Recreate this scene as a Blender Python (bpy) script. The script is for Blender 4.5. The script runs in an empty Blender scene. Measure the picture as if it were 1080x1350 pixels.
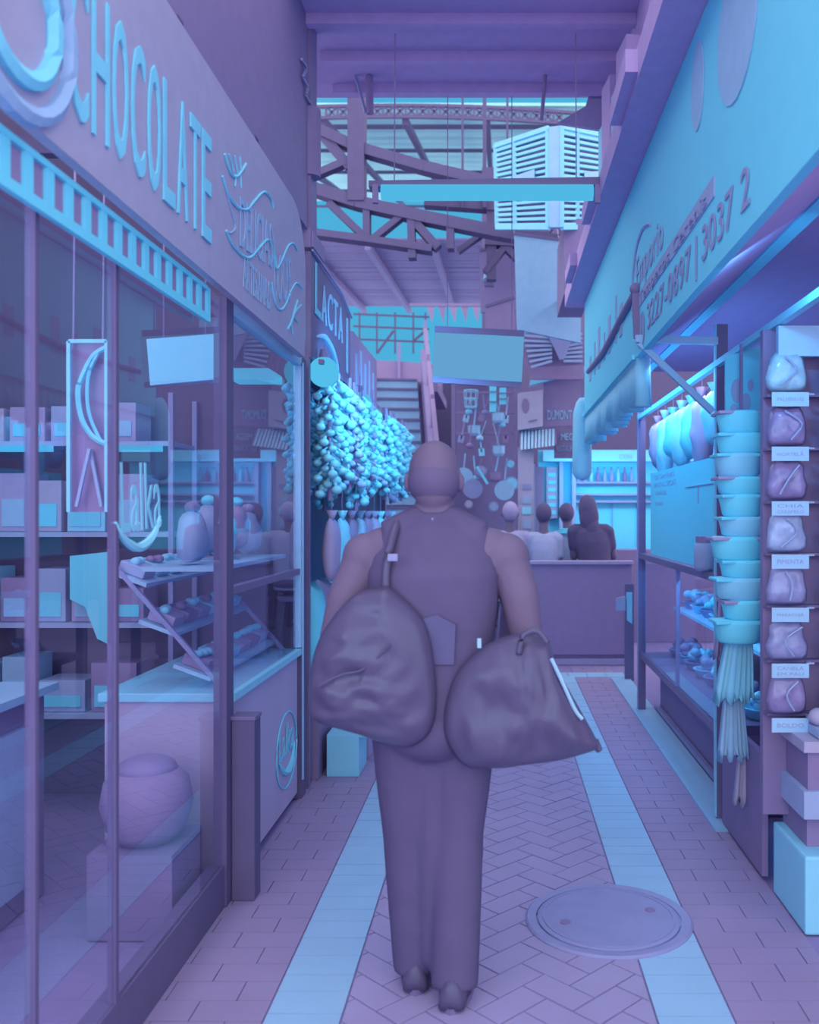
import bpy, bmesh, math, random
from mathutils import Vector, Matrix, noise

S = bpy.context.scene
COL = S.collection
RND = random.Random(11)
PI = math.pi
V = Vector

# ---------------------------------------------------------------- camera
F, VX, VY, EYE = 1200.0, 658.0, 678.0, 1.5
cd = bpy.data.cameras.new('camera')
cam = bpy.data.objects.new('camera', cd)
COL.objects.link(cam)
cam.location = (0, 0, EYE)
cam.rotation_euler = (PI / 2, 0, 0)
cd.sensor_width = 36
cd.lens = 36 * F / 1350
cd.shift_x = (540 - VX) / 1350
cd.shift_y = (VY - 675) / 1350
cd.clip_start = 0.05
cd.dof.use_dof = True
cd.dof.focus_distance = 4.3
cd.dof.aperture_fstop = (cd.lens / 1000) / 0.0125
S.camera = cam

# ---------------------------------------------------------------- colour management
S.view_settings.view_transform = 'Standard'
S.view_settings.look = 'None'
S.view_settings.exposure = 0.0
S.view_settings.gamma = 1.0
S.view_settings.use_curve_mapping = False
S.cycles.max_bounces = 8
S.cycles.transparent_max_bounces = 12


def lin(c):
    out = []
    for v in c:
        v /= 255.0
        out.append(v / 12.92 if v <= .04045 else ((v + .055) / 1.055) ** 2.4)
    return out


# ---------------------------------------------------------------- world: blue daylight ahead, pale lavender daylight elsewhere
AMB = (1.06, 0.93, 1.0)
AMB_S = 1.75
SKY = lin((77, 176, 220))
w = bpy.data.worlds.new('daylight')
S.world = w
w.use_nodes = True
nt = w.node_tree
bg = nt.nodes['Background']
tc = nt.nodes.new('ShaderNodeTexCoord')
sp = nt.nodes.new('ShaderNodeSeparateXYZ')
mr = nt.nodes.new('ShaderNodeMapRange')
mx = nt.nodes.new('ShaderNodeMix')
mx.data_type = 'RGBA'
nt.links.new(tc.outputs['Generated'], sp.inputs[0])
nt.links.new(sp.outputs['Y'], mr.inputs['Value'])
mr.inputs['From Min'].default_value = 0.70
mr.inputs['From Max'].default_value = 0.90
nt.links.new(mr.outputs[0], mx.inputs[0])
mx.inputs[6].default_value = [AMB_S * a for a in AMB] + [1]
mx.inputs[7].default_value = SKY + [1]
nt.links.new(mx.outputs[2], bg.inputs['Color'])
bg.inputs['Strength'].default_value = 1.0


def area_light(name, loc, target, sx, sy, power, col, spread=180):
    l = bpy.data.lights.new(name, 'AREA')
    l.shape = 'RECTANGLE'
    l.size, l.size_y, l.energy, l.color = sx, sy, power, col
    l.spread = math.radians(spread)
    o = bpy.data.objects.new(name, l)
    COL.objects.link(o)
    o.location = loc
    o.rotation_euler = (V(target) - V(loc)).to_track_quat('-Z', 'Y').to_euler()
    return o


BLUE_LIGHT = (0.16, 0.62, 1.0)
LAV_LIGHT = (0.95, 0.85, 1.0)
area_light('rear_fill', (0, -1.6, 2.6), (0, 4, 0.9), 2.6, 2.4, 26, LAV_LIGHT)  # unseen fill light added behind the camera

# ---------------------------------------------------------------- materials
K = 1.25
GAIN = (1.44, 1.55, 1.17)
MATS = {}
PAL = dict(
    D=(101, 94, 152), D2=(106, 98, 156), Dp=(106, 97, 154), plum=(113, 100, 154),
    brick=(121, 106, 160), brick2=(117, 112, 166), slate=(104, 108, 166), slate2=(108, 116, 172),
    mid=(114, 130, 184), pale=(112, 146, 198), light=(102, 160, 208), L=(84, 165, 221), L2=(96, 162, 214),
    pinkmid=(122, 116, 170), skin=(118, 106, 160), skinl=(126, 112, 166), wood=(134, 126, 176),
)


def mat(name, key, rough=.6, spec=.25, var=.10, scale=14, k=None, metal=0.0, stretch=None, bump=0):
    if name in MATS:
        return MATS[name]
    c = PAL[key] if isinstance(key, str) else key
    c = [min(.97, x * g * (k or K)) for x, g in zip(lin(c), GAIN)]
    m = bpy.data.materials.new(name)
    m.use_nodes = True
    t = m.node_tree
    b = t.nodes['Principled BSDF']
    b.inputs['Roughness'].default_value = rough
    b.inputs['Specular IOR Level'].default_value = spec
    b.inputs['Specular Tint'].default_value = (.45, .8, 1, 1)
    b.inputs['Metallic'].default_value = metal
    co = t.nodes.new('ShaderNodeTexCoord')
    n = t.nodes.new('ShaderNodeTexNoise')
    n.inputs['Scale'].default_value = scale
    n.inputs['Detail'].default_value = 3
    src = co.outputs['Object']
    if stretch:
        mp = t.nodes.new('ShaderNodeMapping')
        mp.inputs['Scale'].default_value = stretch
        t.links.new(src, mp.inputs[0])
        src = mp.outputs[0]
    t.links.new(src, n.inputs['Vector'])
    mix = t.nodes.new('ShaderNodeMix')
    mix.data_type = 'RGBA'
    mix.inputs[6].default_value = [x * (1 - var) for x in c] + [1]
    mix.inputs[7].default_value = [min(.97, x * (1 + var)) for x in c] + [1]
    t.links.new(n.outputs['Fac'], mix.inputs[0])
    t.links.new(mix.outputs[2], b.inputs['Base Color'])
    if bump:
        bp = t.nodes.new('ShaderNodeBump')
        bp.inputs['Strength'].default_value = bump
        bp.inputs['Distance'].default_value = .02
        t.links.new(n.outputs['Fac'], bp.inputs['Height'])
        t.links.new(bp.outputs[0], b.inputs['Normal'])
    MATS[name] = m
    return m


def glow(name, c, s):
    if name in MATS:
        return MATS[name]
    m = bpy.data.materials.new(name)
    m.use_nodes = True
    t = m.node_tree
    t.nodes.remove(t.nodes['Principled BSDF'])
    e = t.nodes.new('ShaderNodeEmission')
    e.inputs[0].default_value = lin(c) + [1]
    e.inputs[1].default_value = s
    t.links.new(e.outputs[0], t.nodes['Material Output'].inputs[0])
    MATS[name] = m
    return m


def glass(name, tint=(.93, .93, .98), boost=1.35, milk=0.0):
    m = bpy.data.materials.new(name)
    m.use_nodes = True
    t = m.node_tree
    t.nodes.remove(t.nodes['Principled BSDF'])
    tr = t.nodes.new('ShaderNodeBsdfTransparent')
    tr.inputs[0].default_value = (*tint, 1)
    gl = t.nodes.new('ShaderNodeBsdfGlossy')
    gl.inputs['Roughness'].default_value = .015
    gl.inputs[0].default_value = (.75, .9, 1, 1)
    fr = t.nodes.new('ShaderNodeFresnel')
    fr.inputs[0].default_value = 1.5
    mu = t.nodes.new('ShaderNodeMath')
    mu.operation = 'MULTIPLY'
    mu.use_clamp = True
    mu.inputs[1].default_value = boost
    t.links.new(fr.outputs[0], mu.inputs[0])
    ge = t.nodes.new('ShaderNodeNewGeometry')
    fb = t.nodes.new('ShaderNodeMath')
    fb.operation = 'SUBTRACT'
    fb.inputs[0].default_value = 1.0
    t.links.new(ge.outputs['Backfacing'], fb.inputs[1])
    m3 = t.nodes.new('ShaderNodeMath')
    m3.operation = 'MULTIPLY'
    t.links.new(mu.outputs[0], m3.inputs[0])
    t.links.new(fb.outputs[0], m3.inputs[1])
    mx = t.nodes.new('ShaderNodeMixShader')
    t.links.new(m3.outputs[0], mx.inputs[0])
    t.links.new(tr.outputs[0], mx.inputs[1])
    t.links.new(gl.outputs[0], mx.inputs[2])
    last = mx
    if milk:
        df = t.nodes.new('ShaderNodeBsdfDiffuse')
        df.inputs[0].default_value = [x * 1.2 for x in lin(PAL['light'])] + [1]
        m2 = t.nodes.new('ShaderNodeMixShader')
        m2.inputs[0].default_value = milk
        t.links.new(mx.outputs[0], m2.inputs[1])
        t.links.new(df.outputs[0], m2.inputs[2])
        last = m2
    t.links.new(last.outputs[0], t.nodes['Material Output'].inputs[0])
    MATS[name] = m
    return m


M_D = mat('dark paint', (106, 96, 150), .6, k=1.1)
M_Dup = mat('dark ceiling paint', (110, 97, 148), .7, .1, k=2.0)
M_steel = mat('dark steel', 'D', .6, .15, k=.66)
M_black = mat('dark cloth', 'D', .9, .05, k=.58)
M_metal = mat('grey painted metal', 'slate', .4, .4)
M_dmetal = mat('dark metal', 'D2', .4, .3, k=.8)
M_lmetal = mat('pale metal', 'pale', .35, .5)
M_slate = mat('slate board', (125, 124, 170), .55)
M_chalk = mat('chalk line', 'L2', .8, .1)
M_faint = mat('faint chalk', (112, 138, 192), .8, .1)
M_white = mat('white sheet', 'L', .6, .2, .04)
M_off = mat('off white plastic', 'light', .45, .3, .06)
M_pale = mat('pale panel', 'pale', .6)
M_mid = mat('mid grey', 'mid', .6)
M_plum = mat('plum board', 'plum', .6, k=1.15)
M_wood = mat('wood panel', 'wood', .45, .3, .10, 5, stretch=(1, 1, .12))
M_dwood = mat('dark wood', 'Dp', .5, .3, .12, 6, stretch=(1, 1, .2))
M_pink = mat('pinkish card', 'pinkmid', .7)
M_skin = mat('skin', 'skin', .5, .3, .05)
M_skinl = mat('pale skin', 'skinl', .55, .2, .05, k=.54)
M_plastic = mat('black plastic film', 'D', .3, .4, .05, k=.50)
M_glass = glass('shop glass')
M_glass2 = glass('showcase glass', boost=1.0)
M_film = glass('clear film', tint=(.8, .9, .97), boost=1.2, milk=.35)
M_tube = glow('lit tube', (80, 180, 224), 1.05)
M_bulb = glow('lit bulb', (80, 182, 226), 1.1)
M_sign_emit = glow('emissive sign face', (100, 162, 210), 1.0)


# ---------------------------------------------------------------- mesh helpers
def P(x, y, Y):
    return V(((x - VX) * Y / F, Y, EYE - (y - VY) * Y / F))


def onX(x, y, X):
    return P(x, y, X * F / (x - VX))


class MB:
    def __init__(s):
        s.b = bmesh.new()

    def box(s, c, d, rz=0, m=None, bev=0):
        r = bmesh.ops.create_cube(s.b, size=1)
        vs = r['verts']
        M4 = Matrix.Translation(V(c)) @ Matrix.Rotation(rz, 4, 'Z')
        if m is not None:
            M4 = Matrix.Translation(V(c)) @ m.to_4x4()
        for v in vs:
            v.co = M4 @ V((v.co.x * d[0], v.co.y * d[1], v.co.z * d[2]))
        if bev:
            es = list({e for v in vs for e in v.link_edges})
            bmesh.ops.bevel(s.b, geom=es, offset=bev, segments=2, affect='EDGES', profile=.6)
        return s

    def bb(s, x0, x1, y0, y1, z0, z1, bev=0):
        return s.box(((x0 + x1) / 2, (y0 + y1) / 2, (z0 + z1) / 2), (abs(x1 - x0), abs(y1 - y0), abs(z1 - z0)), bev=bev)

    def bar(s, p, q, wx, wy=None, up=(0, 0, 1)):
        p, q = V(p), V(q)
        d = q - p
        u = V(up)
        if abs(d.normalized().dot(u)) > .98:
            u = V((0, 1, 0))
        side = d.cross(u).normalized()
        n = side.cross(d).normalized()
        m = Matrix((side, d.normalized(), n)).transposed()
        return s.box((p + q) / 2, (wx, d.length, wy or wx), m=m)

    def cone(s, p, q, r0, r1, seg=12, caps=True):
        p, q = V(p), V(q)
        d = q - p
        M4 = Matrix.Translation((p + q) / 2) @ d.to_track_quat('Z', 'Y').to_matrix().to_4x4()
        bmesh.ops.create_cone(s.b, cap_ends=caps, segments=seg, radius1=r0, radius2=r1, depth=d.length, matrix=M4)
        return s

    def ball(s, c, r, seg=12, ring=8):
        if not hasattr(r, '__len__'):
            r = (r, r, r)
        M4 = Matrix.Translation(V(c)) @ Matrix.Diagonal((*r, 1))
        bmesh.ops.create_uvsphere(s.b, u_segments=seg, v_segments=ring, radius=1, matrix=M4)
        return s

    def cap(s, p, q, r0, r1, seg=12):
        s.ball(p, r0, seg, 8)
        s.ball(q, r1, seg, 8)
        return s.cone(p, q, r0, r1, seg)

    def tube(s, pts, r, seg=6):
        pts = [V(p) for p in pts]
        rings = []
        for i, p in enumerate(pts):
            a = pts[max(0, i - 1)]
            b = pts[min(len(pts) - 1, i + 1)]
            d = (b - a).normalized()
            u = V((0, 0, 1)) if abs(d.z) < .95 else V((1, 0, 0))
            x = d.cross(u).normalized()
            y = d.cross(x).normalized()
            rr = r[i] if hasattr(r, '__len__') else r
            rings.append([s.b.verts.new(p + (x * math.cos(2 * PI * k / seg) + y * math.sin(2 * PI * k / seg)) * rr) for k in range(seg)])
        for i in range(len(rings) - 1):
            for k in range(seg):
                s.b.faces.new((rings[i][k], rings[i][(k + 1) % seg], rings[i + 1][(k + 1) % seg], rings[i + 1][k]))
        s.b.faces.new(rings[0][::-1])
        s.b.faces.new(rings[-1])
        return s

    def loft(s, rings, close=True):
        R = [[s.b.verts.new(V(p)) for p in r] for r in rings]
        n = len(R[0])
        for i in range(len(R) - 1):
            for k in range(n):
                s.b.faces.new((R[i][k], R[i][(k + 1) % n], R[i + 1][(k + 1) % n], R[i + 1][k]))
        if close:
            s.b.faces.new(R[0][::-1])
            s.b.faces.new(R[-1])
        return s

    def lathe(s, prof, c=(0, 0, 0), seg=16):
        return s.loft([[(c[0] + r * math.cos(2 * PI * k / seg), c[1] + r * math.sin(2 * PI * k / seg), c[2] + z) for k in range(seg)] for r, z in prof])

    def prism(s, pts, d):
        """closed outline of 3-D points, pushed along d"""
        d = V(d)
        a = [s.b.verts.new(V(p)) for p in pts]
        b = [s.b.verts.new(V(p) + d) for p in pts]
        n = len(a)
        s.b.faces.new(a[::-1])
        s.b.faces.new(b)
        for k in range(n):
            s.b.faces.new((a[k], a[(k + 1) % n], b[(k + 1) % n], b[k]))
        return s

    def pillow(s, pts, th, seed=0, crumple=.0, rings=6, nrm=(0, 1, 0), freq=9):
        """puffed bag from an outline; thickness th along nrm"""
        pts = [V(p) for p in pts]
        # resample
        c = sum(pts, V()) / len(pts)
        n3 = V(nrm)
        for side in (-1, 1):
            prev = None
            for i in range(rings + 1):
                t = i / rings
                h = math.sqrt(max(0, 1 - (1 - t) ** 2)) * th / 2
                ring = []
                for p in pts:
                    q = p.lerp(c, t * .98) + n3 * side * h
                    if crumple and i > 0:
                        fq = V((q.x * freq[0], q.y * freq[1], q.z * freq[2])) if hasattr(freq, '__len__') else q * freq
                        q += n3 * side * crumple * min(1, 3 * t) * (noise.noise(fq + V((seed, 0, side * 3))) + .5 * noise.noise(fq * 2.3 + V((0, seed, 0))))
                    ring.append(s.b.verts.new(q))
                if prev:
                    for k in range(len(ring)):
                        f = (prev[k], prev[(k + 1) % len(ring)], ring[(k + 1) % len(ring)], ring[k])
                        s.b.faces.new(f if side > 0 else f[::-1])
                prev = ring
            s.b.faces.new(prev if side > 0 else prev[::-1])
        bmesh.ops.remove_doubles(s.b, verts=s.b.verts, dist=1e-5)
        return s

    def mesh(s, name, m, smooth=False, loc=None):
        bmesh.ops.recalc_face_normals(s.b, faces=s.b.faces)
        if loc is not None:
            bmesh.ops.translate(s.b, verts=s.b.verts, vec=-V(loc))
        me = bpy.data.meshes.new(name)
        s.b.to_mesh(me)
        s.b.free()
        if smooth:
            me.polygons.foreach_set('use_smooth', [True] * len(me.polygons))
        me.materials.append(m)
        return me

    def build(s, name, m, parent=None, loc=None, smooth=False):
        o = bpy.data.objects.new(name, s.mesh(name, m, smooth, loc))
        COL.objects.link(o)
        if loc is not None:
            o.location = loc
        if parent is not None:
            adopt(o, parent)
        return o


def world_loc(o):
    l = V(o.location)
    while o.parent:
        o = o.parent
        l = V(o.location)
    return l


def adopt(o, parent):
    root = parent
    o.parent = parent
    o.matrix_parent_inverse = Matrix.Translation(-V(parent.location)) if parent.parent is None else Matrix.Identity(4)


def tag(o, label, cat, group=None, kind=None):
    o['label'] = label
    o['category'] = cat
    if group:
        o['group'] = group
    if kind:
        o['kind'] = kind
    return o


def thing(name, label, cat, loc=(0, 0, 0), group=None):
    o = bpy.data.objects.new(name, None)
    o.empty_display_size = .05
    COL.objects.link(o)
    o.location = loc
    return tag(o, label, cat, group)


def struct(o):
    o['kind'] = 'structure'
    return o


def dup(root, loc, rz=0, label=None, scale=None):
    r = root.copy()
    COL.objects.link(r)
    r.location = loc
    r.rotation_euler = (0, 0, rz)
    if scale:
        r.scale = scale
    if label:
        r['label'] = label
    for ch in list(root.children):
        c = ch.copy()
        COL.objects.link(c)
        c.parent = r
        for g in list(ch.children):
            d = g.copy()
            COL.objects.link(d)
            d.parent = c
    return r


def text(name, s, o, u, v, width, height, m, parent=None, depth=.004):
    cu = bpy.data.curves.new(name, 'FONT')
    cu.body = s
    cu.size = 1
    cu.resolution_u = 3
    ob = bpy.data.objects.new(name, cu)
    COL.objects.link(ob)
    dg = bpy.context.evaluated_depsgraph_get()
    me = bpy.data.meshes.new_from_object(ob.evaluated_get(dg))
    bpy.data.objects.remove(ob)
    xs = [q.co.x for q in me.vertices]
    ys = [q.co.y for q in me.vertices]
    x0, x1, y0, y1 = min(xs), max(xs), min(ys), max(ys)
    u, v = V(u).normalized(), V(v).normalized()
    n = u.cross(v)
    bm = bmesh.new()
    bm.from_mesh(me)
    bpy.data.meshes.remove(me)
    for q in bm.verts:
        q.co = V(o) + u * ((q.co.x - x0) / (x1 - x0) * width) + v * ((q.co.y - y0) / (y1 - y0) * height)
    ext = bmesh.ops.extrude_face_region(bm, geom=bm.faces[:])
    for q in ext['geom']:
        if isinstance(q, bmesh.types.BMVert):
            q.co += n * depth
    mb = MB()
    mb.b.free()
    mb.b = bm
    return mb.build(name, m, parent)


_ADV = {}


def letters(name, s_, o, u, v, width, height, m, parent, depth=.004):
    """a line of writing, one mesh per character"""
    def w_of(ch):
        if ch not in _ADV:
            cu = bpy.data.curves.new('t', 'FONT')
            cu.body = ch
            ob = bpy.data.objects.new('t', cu)
            COL.objects.link(ob)
            me = bpy.data.meshes.new_from_object(ob.evaluated_get(bpy.context.evaluated_depsgraph_get()))
            xs = [q.co.x for q in me.vertices]
            ys = [q.co.y for q in me.vertices]
            _ADV[ch] = (max(xs) - min(xs), min(ys), max(ys))
            bpy.data.objects.remove(ob)
            bpy.data.meshes.remove(me)
        return _ADV[ch]
    tot = sum((w_of(c)[0] + .10) if c != ' ' else .30 for c in s_) - .10
    x = 0
    k = width / tot
    for c in s_:
        if c == ' ':
            x += .30
            continue
        w0, y0, y1 = w_of(c)
        kk = height / .73
        text(name, c, V(o) + V(u).normalized() * x * k + V(v).normalized() * y0 * kk, u, v, w0 * k, (y1 - y0) * kk, m, parent, depth)
        x += w0 + .10


def bez(pts, n=8):
    """Catmull-Rom through points"""
    pts = [V(p) for p in pts]
    out = []
    for i in range(len(pts) - 1):
        a = pts[max(0, i - 1)]
        b, c = pts[i], pts[i + 1]
        d = pts[min(len(pts) - 1, i + 2)]
        for k in range(n):
            t = k / n
            out.append(.5 * ((2 * b) + (c - a) * t + (2 * a - 5 * b + 4 * c - d) * t * t + (3 * b - a - 3 * c + d) * t ** 3))
    out.append(pts[-1])
    return out


def blob(mb, name, m, parent=None, voxel=.01, smooth=4, loc=None):
    """one continuous skin over overlapping closed shapes"""
    o = mb.build(name, m, None, loc)
    md = o.modifiers.new('r', 'REMESH')
    md.mode = 'VOXEL'
    md.voxel_size = voxel
    sm = o.modifiers.new('s', 'SMOOTH')
    sm.factor = .5
    sm.iterations = smooth
    dg = bpy.context.evaluated_depsgraph_get()
    me = bpy.data.meshes.new_from_object(o.evaluated_get(dg))
    o.modifiers.clear()
    old = o.data
    o.data = me
    bpy.data.meshes.remove(old)
    me.polygons.foreach_set('use_smooth', [True] * len(me.polygons))
    if not me.materials:
        me.materials.append(m)
    me.name = name
    if parent is not None:
        adopt(o, parent)
    return o


ORD = ['first', 'second', 'third', 'fourth', 'fifth', 'sixth', 'seventh', 'eighth', 'ninth', 'tenth', 'eleventh', 'twelfth',
       'thirteenth', 'fourteenth', 'fifteenth', 'sixteenth', 'seventeenth', 'eighteenth', 'nineteenth', 'twentieth']

# ================================================================ SETTING
# ---- floor: base, herringbone bricks in the middle, plain bricks at the sides
M_fbase = mat('mortar', 'Dp', .8)
M_brick = mat('brown brick', 'brick2', .5, .25, .12, 3.5)
M_brick_s = mat('side brick', (118, 108, 161), .5, .25, .10, 3, k=1.1)
M_strip = mat('pale tile', 'pale', .45, .3, .08, 5, k=1.2)
fl = MB()
fl.bb(-7, 7, -3, 32, -.3, -.006)
struct(fl.build('floor', M_fbase))

hb = MB()
C = .105
rot = Matrix.Rotation(PI / 4, 3, 'Z')
for x in range(-60, 100):
    for y in range(-60, 100):
        k = (x - y) % 4
        if k == 0:
            cx, cy, sx, sy = x + 1, y + .5, 2, 1
        elif k == 3:
            cx, cy, sx, sy = x + .5, y + 1, 1, 2
        else:
            continue
        p = rot @ V((cx * C, cy * C, 0))
        p.y += .0
        if abs(p.x) < .62 and 1.2 < p.y < 9.4:
            h = RND.uniform(-.0012, .0012)
            hb.box((p.x, p.y, -.01 + h), (sx * C - .006, sy * C - .006, .02), rz=PI / 4)
for sx in (-1, 1):
    bmesh.ops.bisect_plane(hb.b, geom=hb.b.verts[:] + hb.b.edges[:] + hb.b.faces[:], plane_co=(sx * .465, 0, 0), plane_no=(sx, 0, 0), clear_outer=True)
ho = struct(hb.build('floor', M_brick))
ho['label'] = 'brown herringbone brick paving along the middle of the aisle'

for sd, nm in ((-1, 'left'), (1, 'right')):
    b = MB()
    y = 1.2
    k = 0
    while y < 9.0:
        d = .115
        x0 = .70
        off = (k % 2) * .11
        xs = [x0, x0 + .11 + off] + [x0 + .11 + off + .22 * i for i in range(1, 3)]
        for i in range(len(xs) - 1):
            a, e = xs[i] + .002, min(xs[i + 1], 1.09 if sd > 0 else 1.06) - .002
            if e > a:
                b.bb(sd * a, sd * e, y, y + d - .003, -.02, RND.uniform(-.0015, 0))
        y += d
        k += 1
    o = struct(b.build('floor', M_brick_s))
    o['label'] = 'brown brick edge of the floor on the %s' % nm
    b = MB()
    y = 1.2
    while y < 8.35:
        d = RND.choice((.10, .115, .13))
        b.bb(sd * .472, sd * .695, y, y + d - .004, -.02, RND.uniform(.0, .002))
        y += d
    o = struct(b.build('trim_1' if sd < 0 else 'trim_2', M_strip))
    o['label'] = 'pale tile strip in the floor on the %s' % nm
# cross strip where the aisle ends
b = MB()
x = .472
while x < 1.05:
    b.bb(x, x + .17, 8.38, 8.62, -.02, .002)
    x += .176
struct(b.build('trim_3', M_strip))

# ---- dark walls above the shop signs, dark ceiling over the aisle
b = MB(); b.bb(-1.5, -1.04, 1.2, 4.95, 3.05, 4.2)
struct(b.build('wall_left', M_D))
b = MB(); b.bb(.74, 1.5, 1.4, 5.9, 3.24, 4.2)
struct(b.build('wall_right', M_Dup))
b = MB(); b.bb(-1.5, 1.5, 4.35, 5.9, 4.2, 4.35)
for y in (4.5, 4.9, 5.3, 5.7):
    b.bb(-1.04, .74, y, y + .05, 4.14, 4.2)
struct(b.build('ceiling', M_Dup))

# ---- hall beyond: back walls, lower dark roof, upper pale roof
b = MB(); b.bb(-.3, 7, 16, 16.3, 0, 7.6); b.bb(-7, -.3, 17, 17.3, 0, 4.2)
struct(b.build('wall_back', M_steel))
b = MB(); b.bb(-3.0, -2.8, 8.9, 17, 0, 3.6)
struct(b.build('wall_left', M_dwood))

# lower roof of dark boards seen from beneath
b = MB()
b.bar((-6, 18, 6.9), (-6, 26.5, 7.55), .3, .12)
N = 46
for i in range(N):
    t = i / N
    y = 18 + 8.5 * t
    z = 6.92 + .62 * t
    b.box((-2.6, y, z + RND.uniform(-.02, .02)), (7.0, 8.5 / N * (.80 if i % 4 else .62), .03))
for x in (-5.2, -3.9, -2.6, -1.3, 0.0):
    b.bar((x, 18, 6.80), (x, 26.5, 7.42), .12, .14)
o = struct(b.build('ceiling', M_dwood))
o['label'] = 'lower dark boarded roof of the hall'
# upper pale roof: long corrugated boards on rafters
M_roof = mat('weathered roof sheet', (104, 142, 200), .6, .2, .22, 3, k=1.9, stretch=(.3, 3, 1))
b = MB()
N = 54
for i in range(N):
    t = i / N
    y = 15.5 + 14 * t
    z = 8.35 + 3.2 * t ** .8 + .1
    b.box((-.6, y, z), (11.0, 14 / N * (.82 if i % 3 else .66), .03), m=Matrix.Rotation(.2, 3, 'X'))
o = struct(b.build('ceiling', M_roof))
o['label'] = 'upper pale slatted roof of the hall'
b = MB()
for x in (-4.4, -3.0, -1.6, -.2, 1.2, 2.6):
    b.bar((x, 15.5, 8.2), (x, 29.5, 11.4), .10, .12)
for k in range(5):
    y = 17 + 3 * k
    b.bar((-6, y, 8.2 + 3.2 * ((y - 15.5) / 14) ** .8), (5, y, 8.2 + 3.2 * ((y - 15.5) / 14) ** .8), .05, .07)
o = struct(b.build('trim_4', M_steel))
o['label'] = 'dark rafters under the upper pale roof'

# glazing bars of the bright clerestory window beyond the stairs
b = MB()
Yw = 17.0
for px in (474, 497, 521, 545, 561):
    a = P(px, 412, Yw); c = P(px, 466, Yw)
    b.bar(a, c, .03)
for py in (414, 430, 447):
    b.bar(P(466, py, Yw), P(566, py + 4, Yw), .032)
b.bar(P(497, 466, Yw), P(519, 436, Yw), .04)
b.bar(P(545, 450, Yw), P(561, 436, Yw), .04)
struct(b.build('window_1', M_steel))

# ================================================================ ROOF STEEL
DEPTH = dict(post=.20, bottom_chord=.16, top_chord=.15, lower_chord=.14)


def truss(name, label, Y, segs, m=M_steel):
    t = thing(name, label, 'roof truss', P(640, 300, Y))
    for kind, pts, wpx in segs:
        b = MB()
        for i in range(len(pts) - 1):
            b.bar(P(*pts[i], Y), P(*pts[i + 1], Y), wpx * Y / F * .9, up=(0, 1, 0), wy=DEPTH.get(kind, .1) + .004 * len(t.children))
        b.build(kind, m, t)
    return t


truss('roof_truss', 'dark steel roof truss with a thick post behind the fluorescent tube', 9.2, [
    ('post', [(471, 112), (471, 268)], 24),
    ('bottom_chord', [(376, 238), (470, 268), (560, 288), (660, 308), (800, 330)], 17),
    ('top_chord', [(376, 152), (470, 196), (560, 222), (672, 248)], 15),
    ('web', [(404, 152), (462, 222)], 13),
    ('web', [(386, 244), (462, 212)], 10),
    ('web', [(434, 268), (480, 312)], 10),
    ('web', [(532, 284), (490, 318)], 9),
    ('web', [(538, 284), (578, 328)], 12),
    ('lower_chord', [(412, 308), (490, 318), (570, 330)], 10),
    ('web', [(484, 276), (484, 318)], 10),
    ('web', [(542, 285), (544, 342)], 11),
    ('web', [(594, 296), (594, 330)], 11),
])
truss('roof_truss', 'dark steel truss running below the air cooler on the right', 9.8, [
    ('bottom_chord', [(640, 316), (790, 322)], 20),
    ('top_chord', [(560, 268), (790, 284)], 12),
    ('web', [(648, 270), (648, 370)], 14),
    ('web', [(700, 275), (668, 312)], 9),
    ('web', [(742, 280), (716, 312)], 9),
    ('web', [(604, 332), (640, 306)], 7),
    ('web', [(672, 318), (640, 360)], 9),
    ('web', [(660, 320), (690, 350)], 9),
])
# lattice girder high across the hall
Yg = 15.42
t = thing('lattice_girder', 'long shallow lattice girder under the pale roof, curved along the top', 'girder', P(560, 150, Yg))
for kind, off in (('top_chord', 0), ('bottom_chord', 15)):
    b = MB()
    pts = [(392 + i * 20, 139 + off + 0.00018 * (392 + i * 20 - 520) ** 2) for i in range(20)]
    for i in range(len(pts) - 1):
        b.bar(P(*pts[i], Yg), P(*pts[i + 1], Yg), .05)
    b.build(kind, M_steel, t)
b = MB()
x = 430
while x < 740:
    y0 = 139 + 0.00018 * (x - 520) ** 2
    y1 = y0 + 15
    b.bar(P(x, y0, Yg), P(x + 15, y1, Yg), .03)
    b.bar(P(x, y1, Yg), P(x + 15, y0, Yg), .03)
    b.bar(P(x, y0, Yg), P(x, y1, Yg), .03)
    x += 15
b.build('lattice', M_steel, t)
for px, lab in ((610, 'thin dark hanger rod left of the air cooler, leftmost of three'), (639, 'thin dark hanger rod left of the air cooler, middle one of three'), (669, 'thin dark hanger rod in front of the louvres of the air cooler')):
    b = MB(); b.bar(P(px, 118, 9.7), P(px, 274, 9.7), (5 if px == 639 else 3) * 9.7 / F)
    tag(b.build('hanger_rod', M_steel, None, P(px, 180, 9.7)), lab, 'rod', 'hanger rods under the pale roof')

# ================================================================ LEFT SHOP (glass front)
XL = -1.06
gx0, gx1 = XL - .006, XL + .006
sf = thing('glass_shopfront', 'glass shop front on the left with dark metal posts and a painted logo', 'shop front', (XL, 3.2, 0))
for (y0, y1, z0, z1) in ((1.25, 2.06, .16, 2.32), (2.07, 2.49, .16, 2.32), (2.51, 3.47, .16, 2.32), (3.57, 4.80, 1.21, 2.32), (3.57, 4.80, .80, 1.19)):
    b = MB(); b.bb(gx0, gx1, y0, y1, z0, z1)
    b.build('glass_pane', M_glass, sf)
for (y, wd, zb) in ((2.065, .016, .16), (2.5, .02, .16)):
    b = MB(); b.bb(XL - .012, XL + .012, y - wd / 2, y + wd / 2, zb, 2.32)
    b.build('glazing_bar', M_steel, sf)
b = MB(); b.bb(XL - .03, XL + .02, 3.475, 3.565, 0, 2.33)
p = b.build('post', M_steel, sf)
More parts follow.
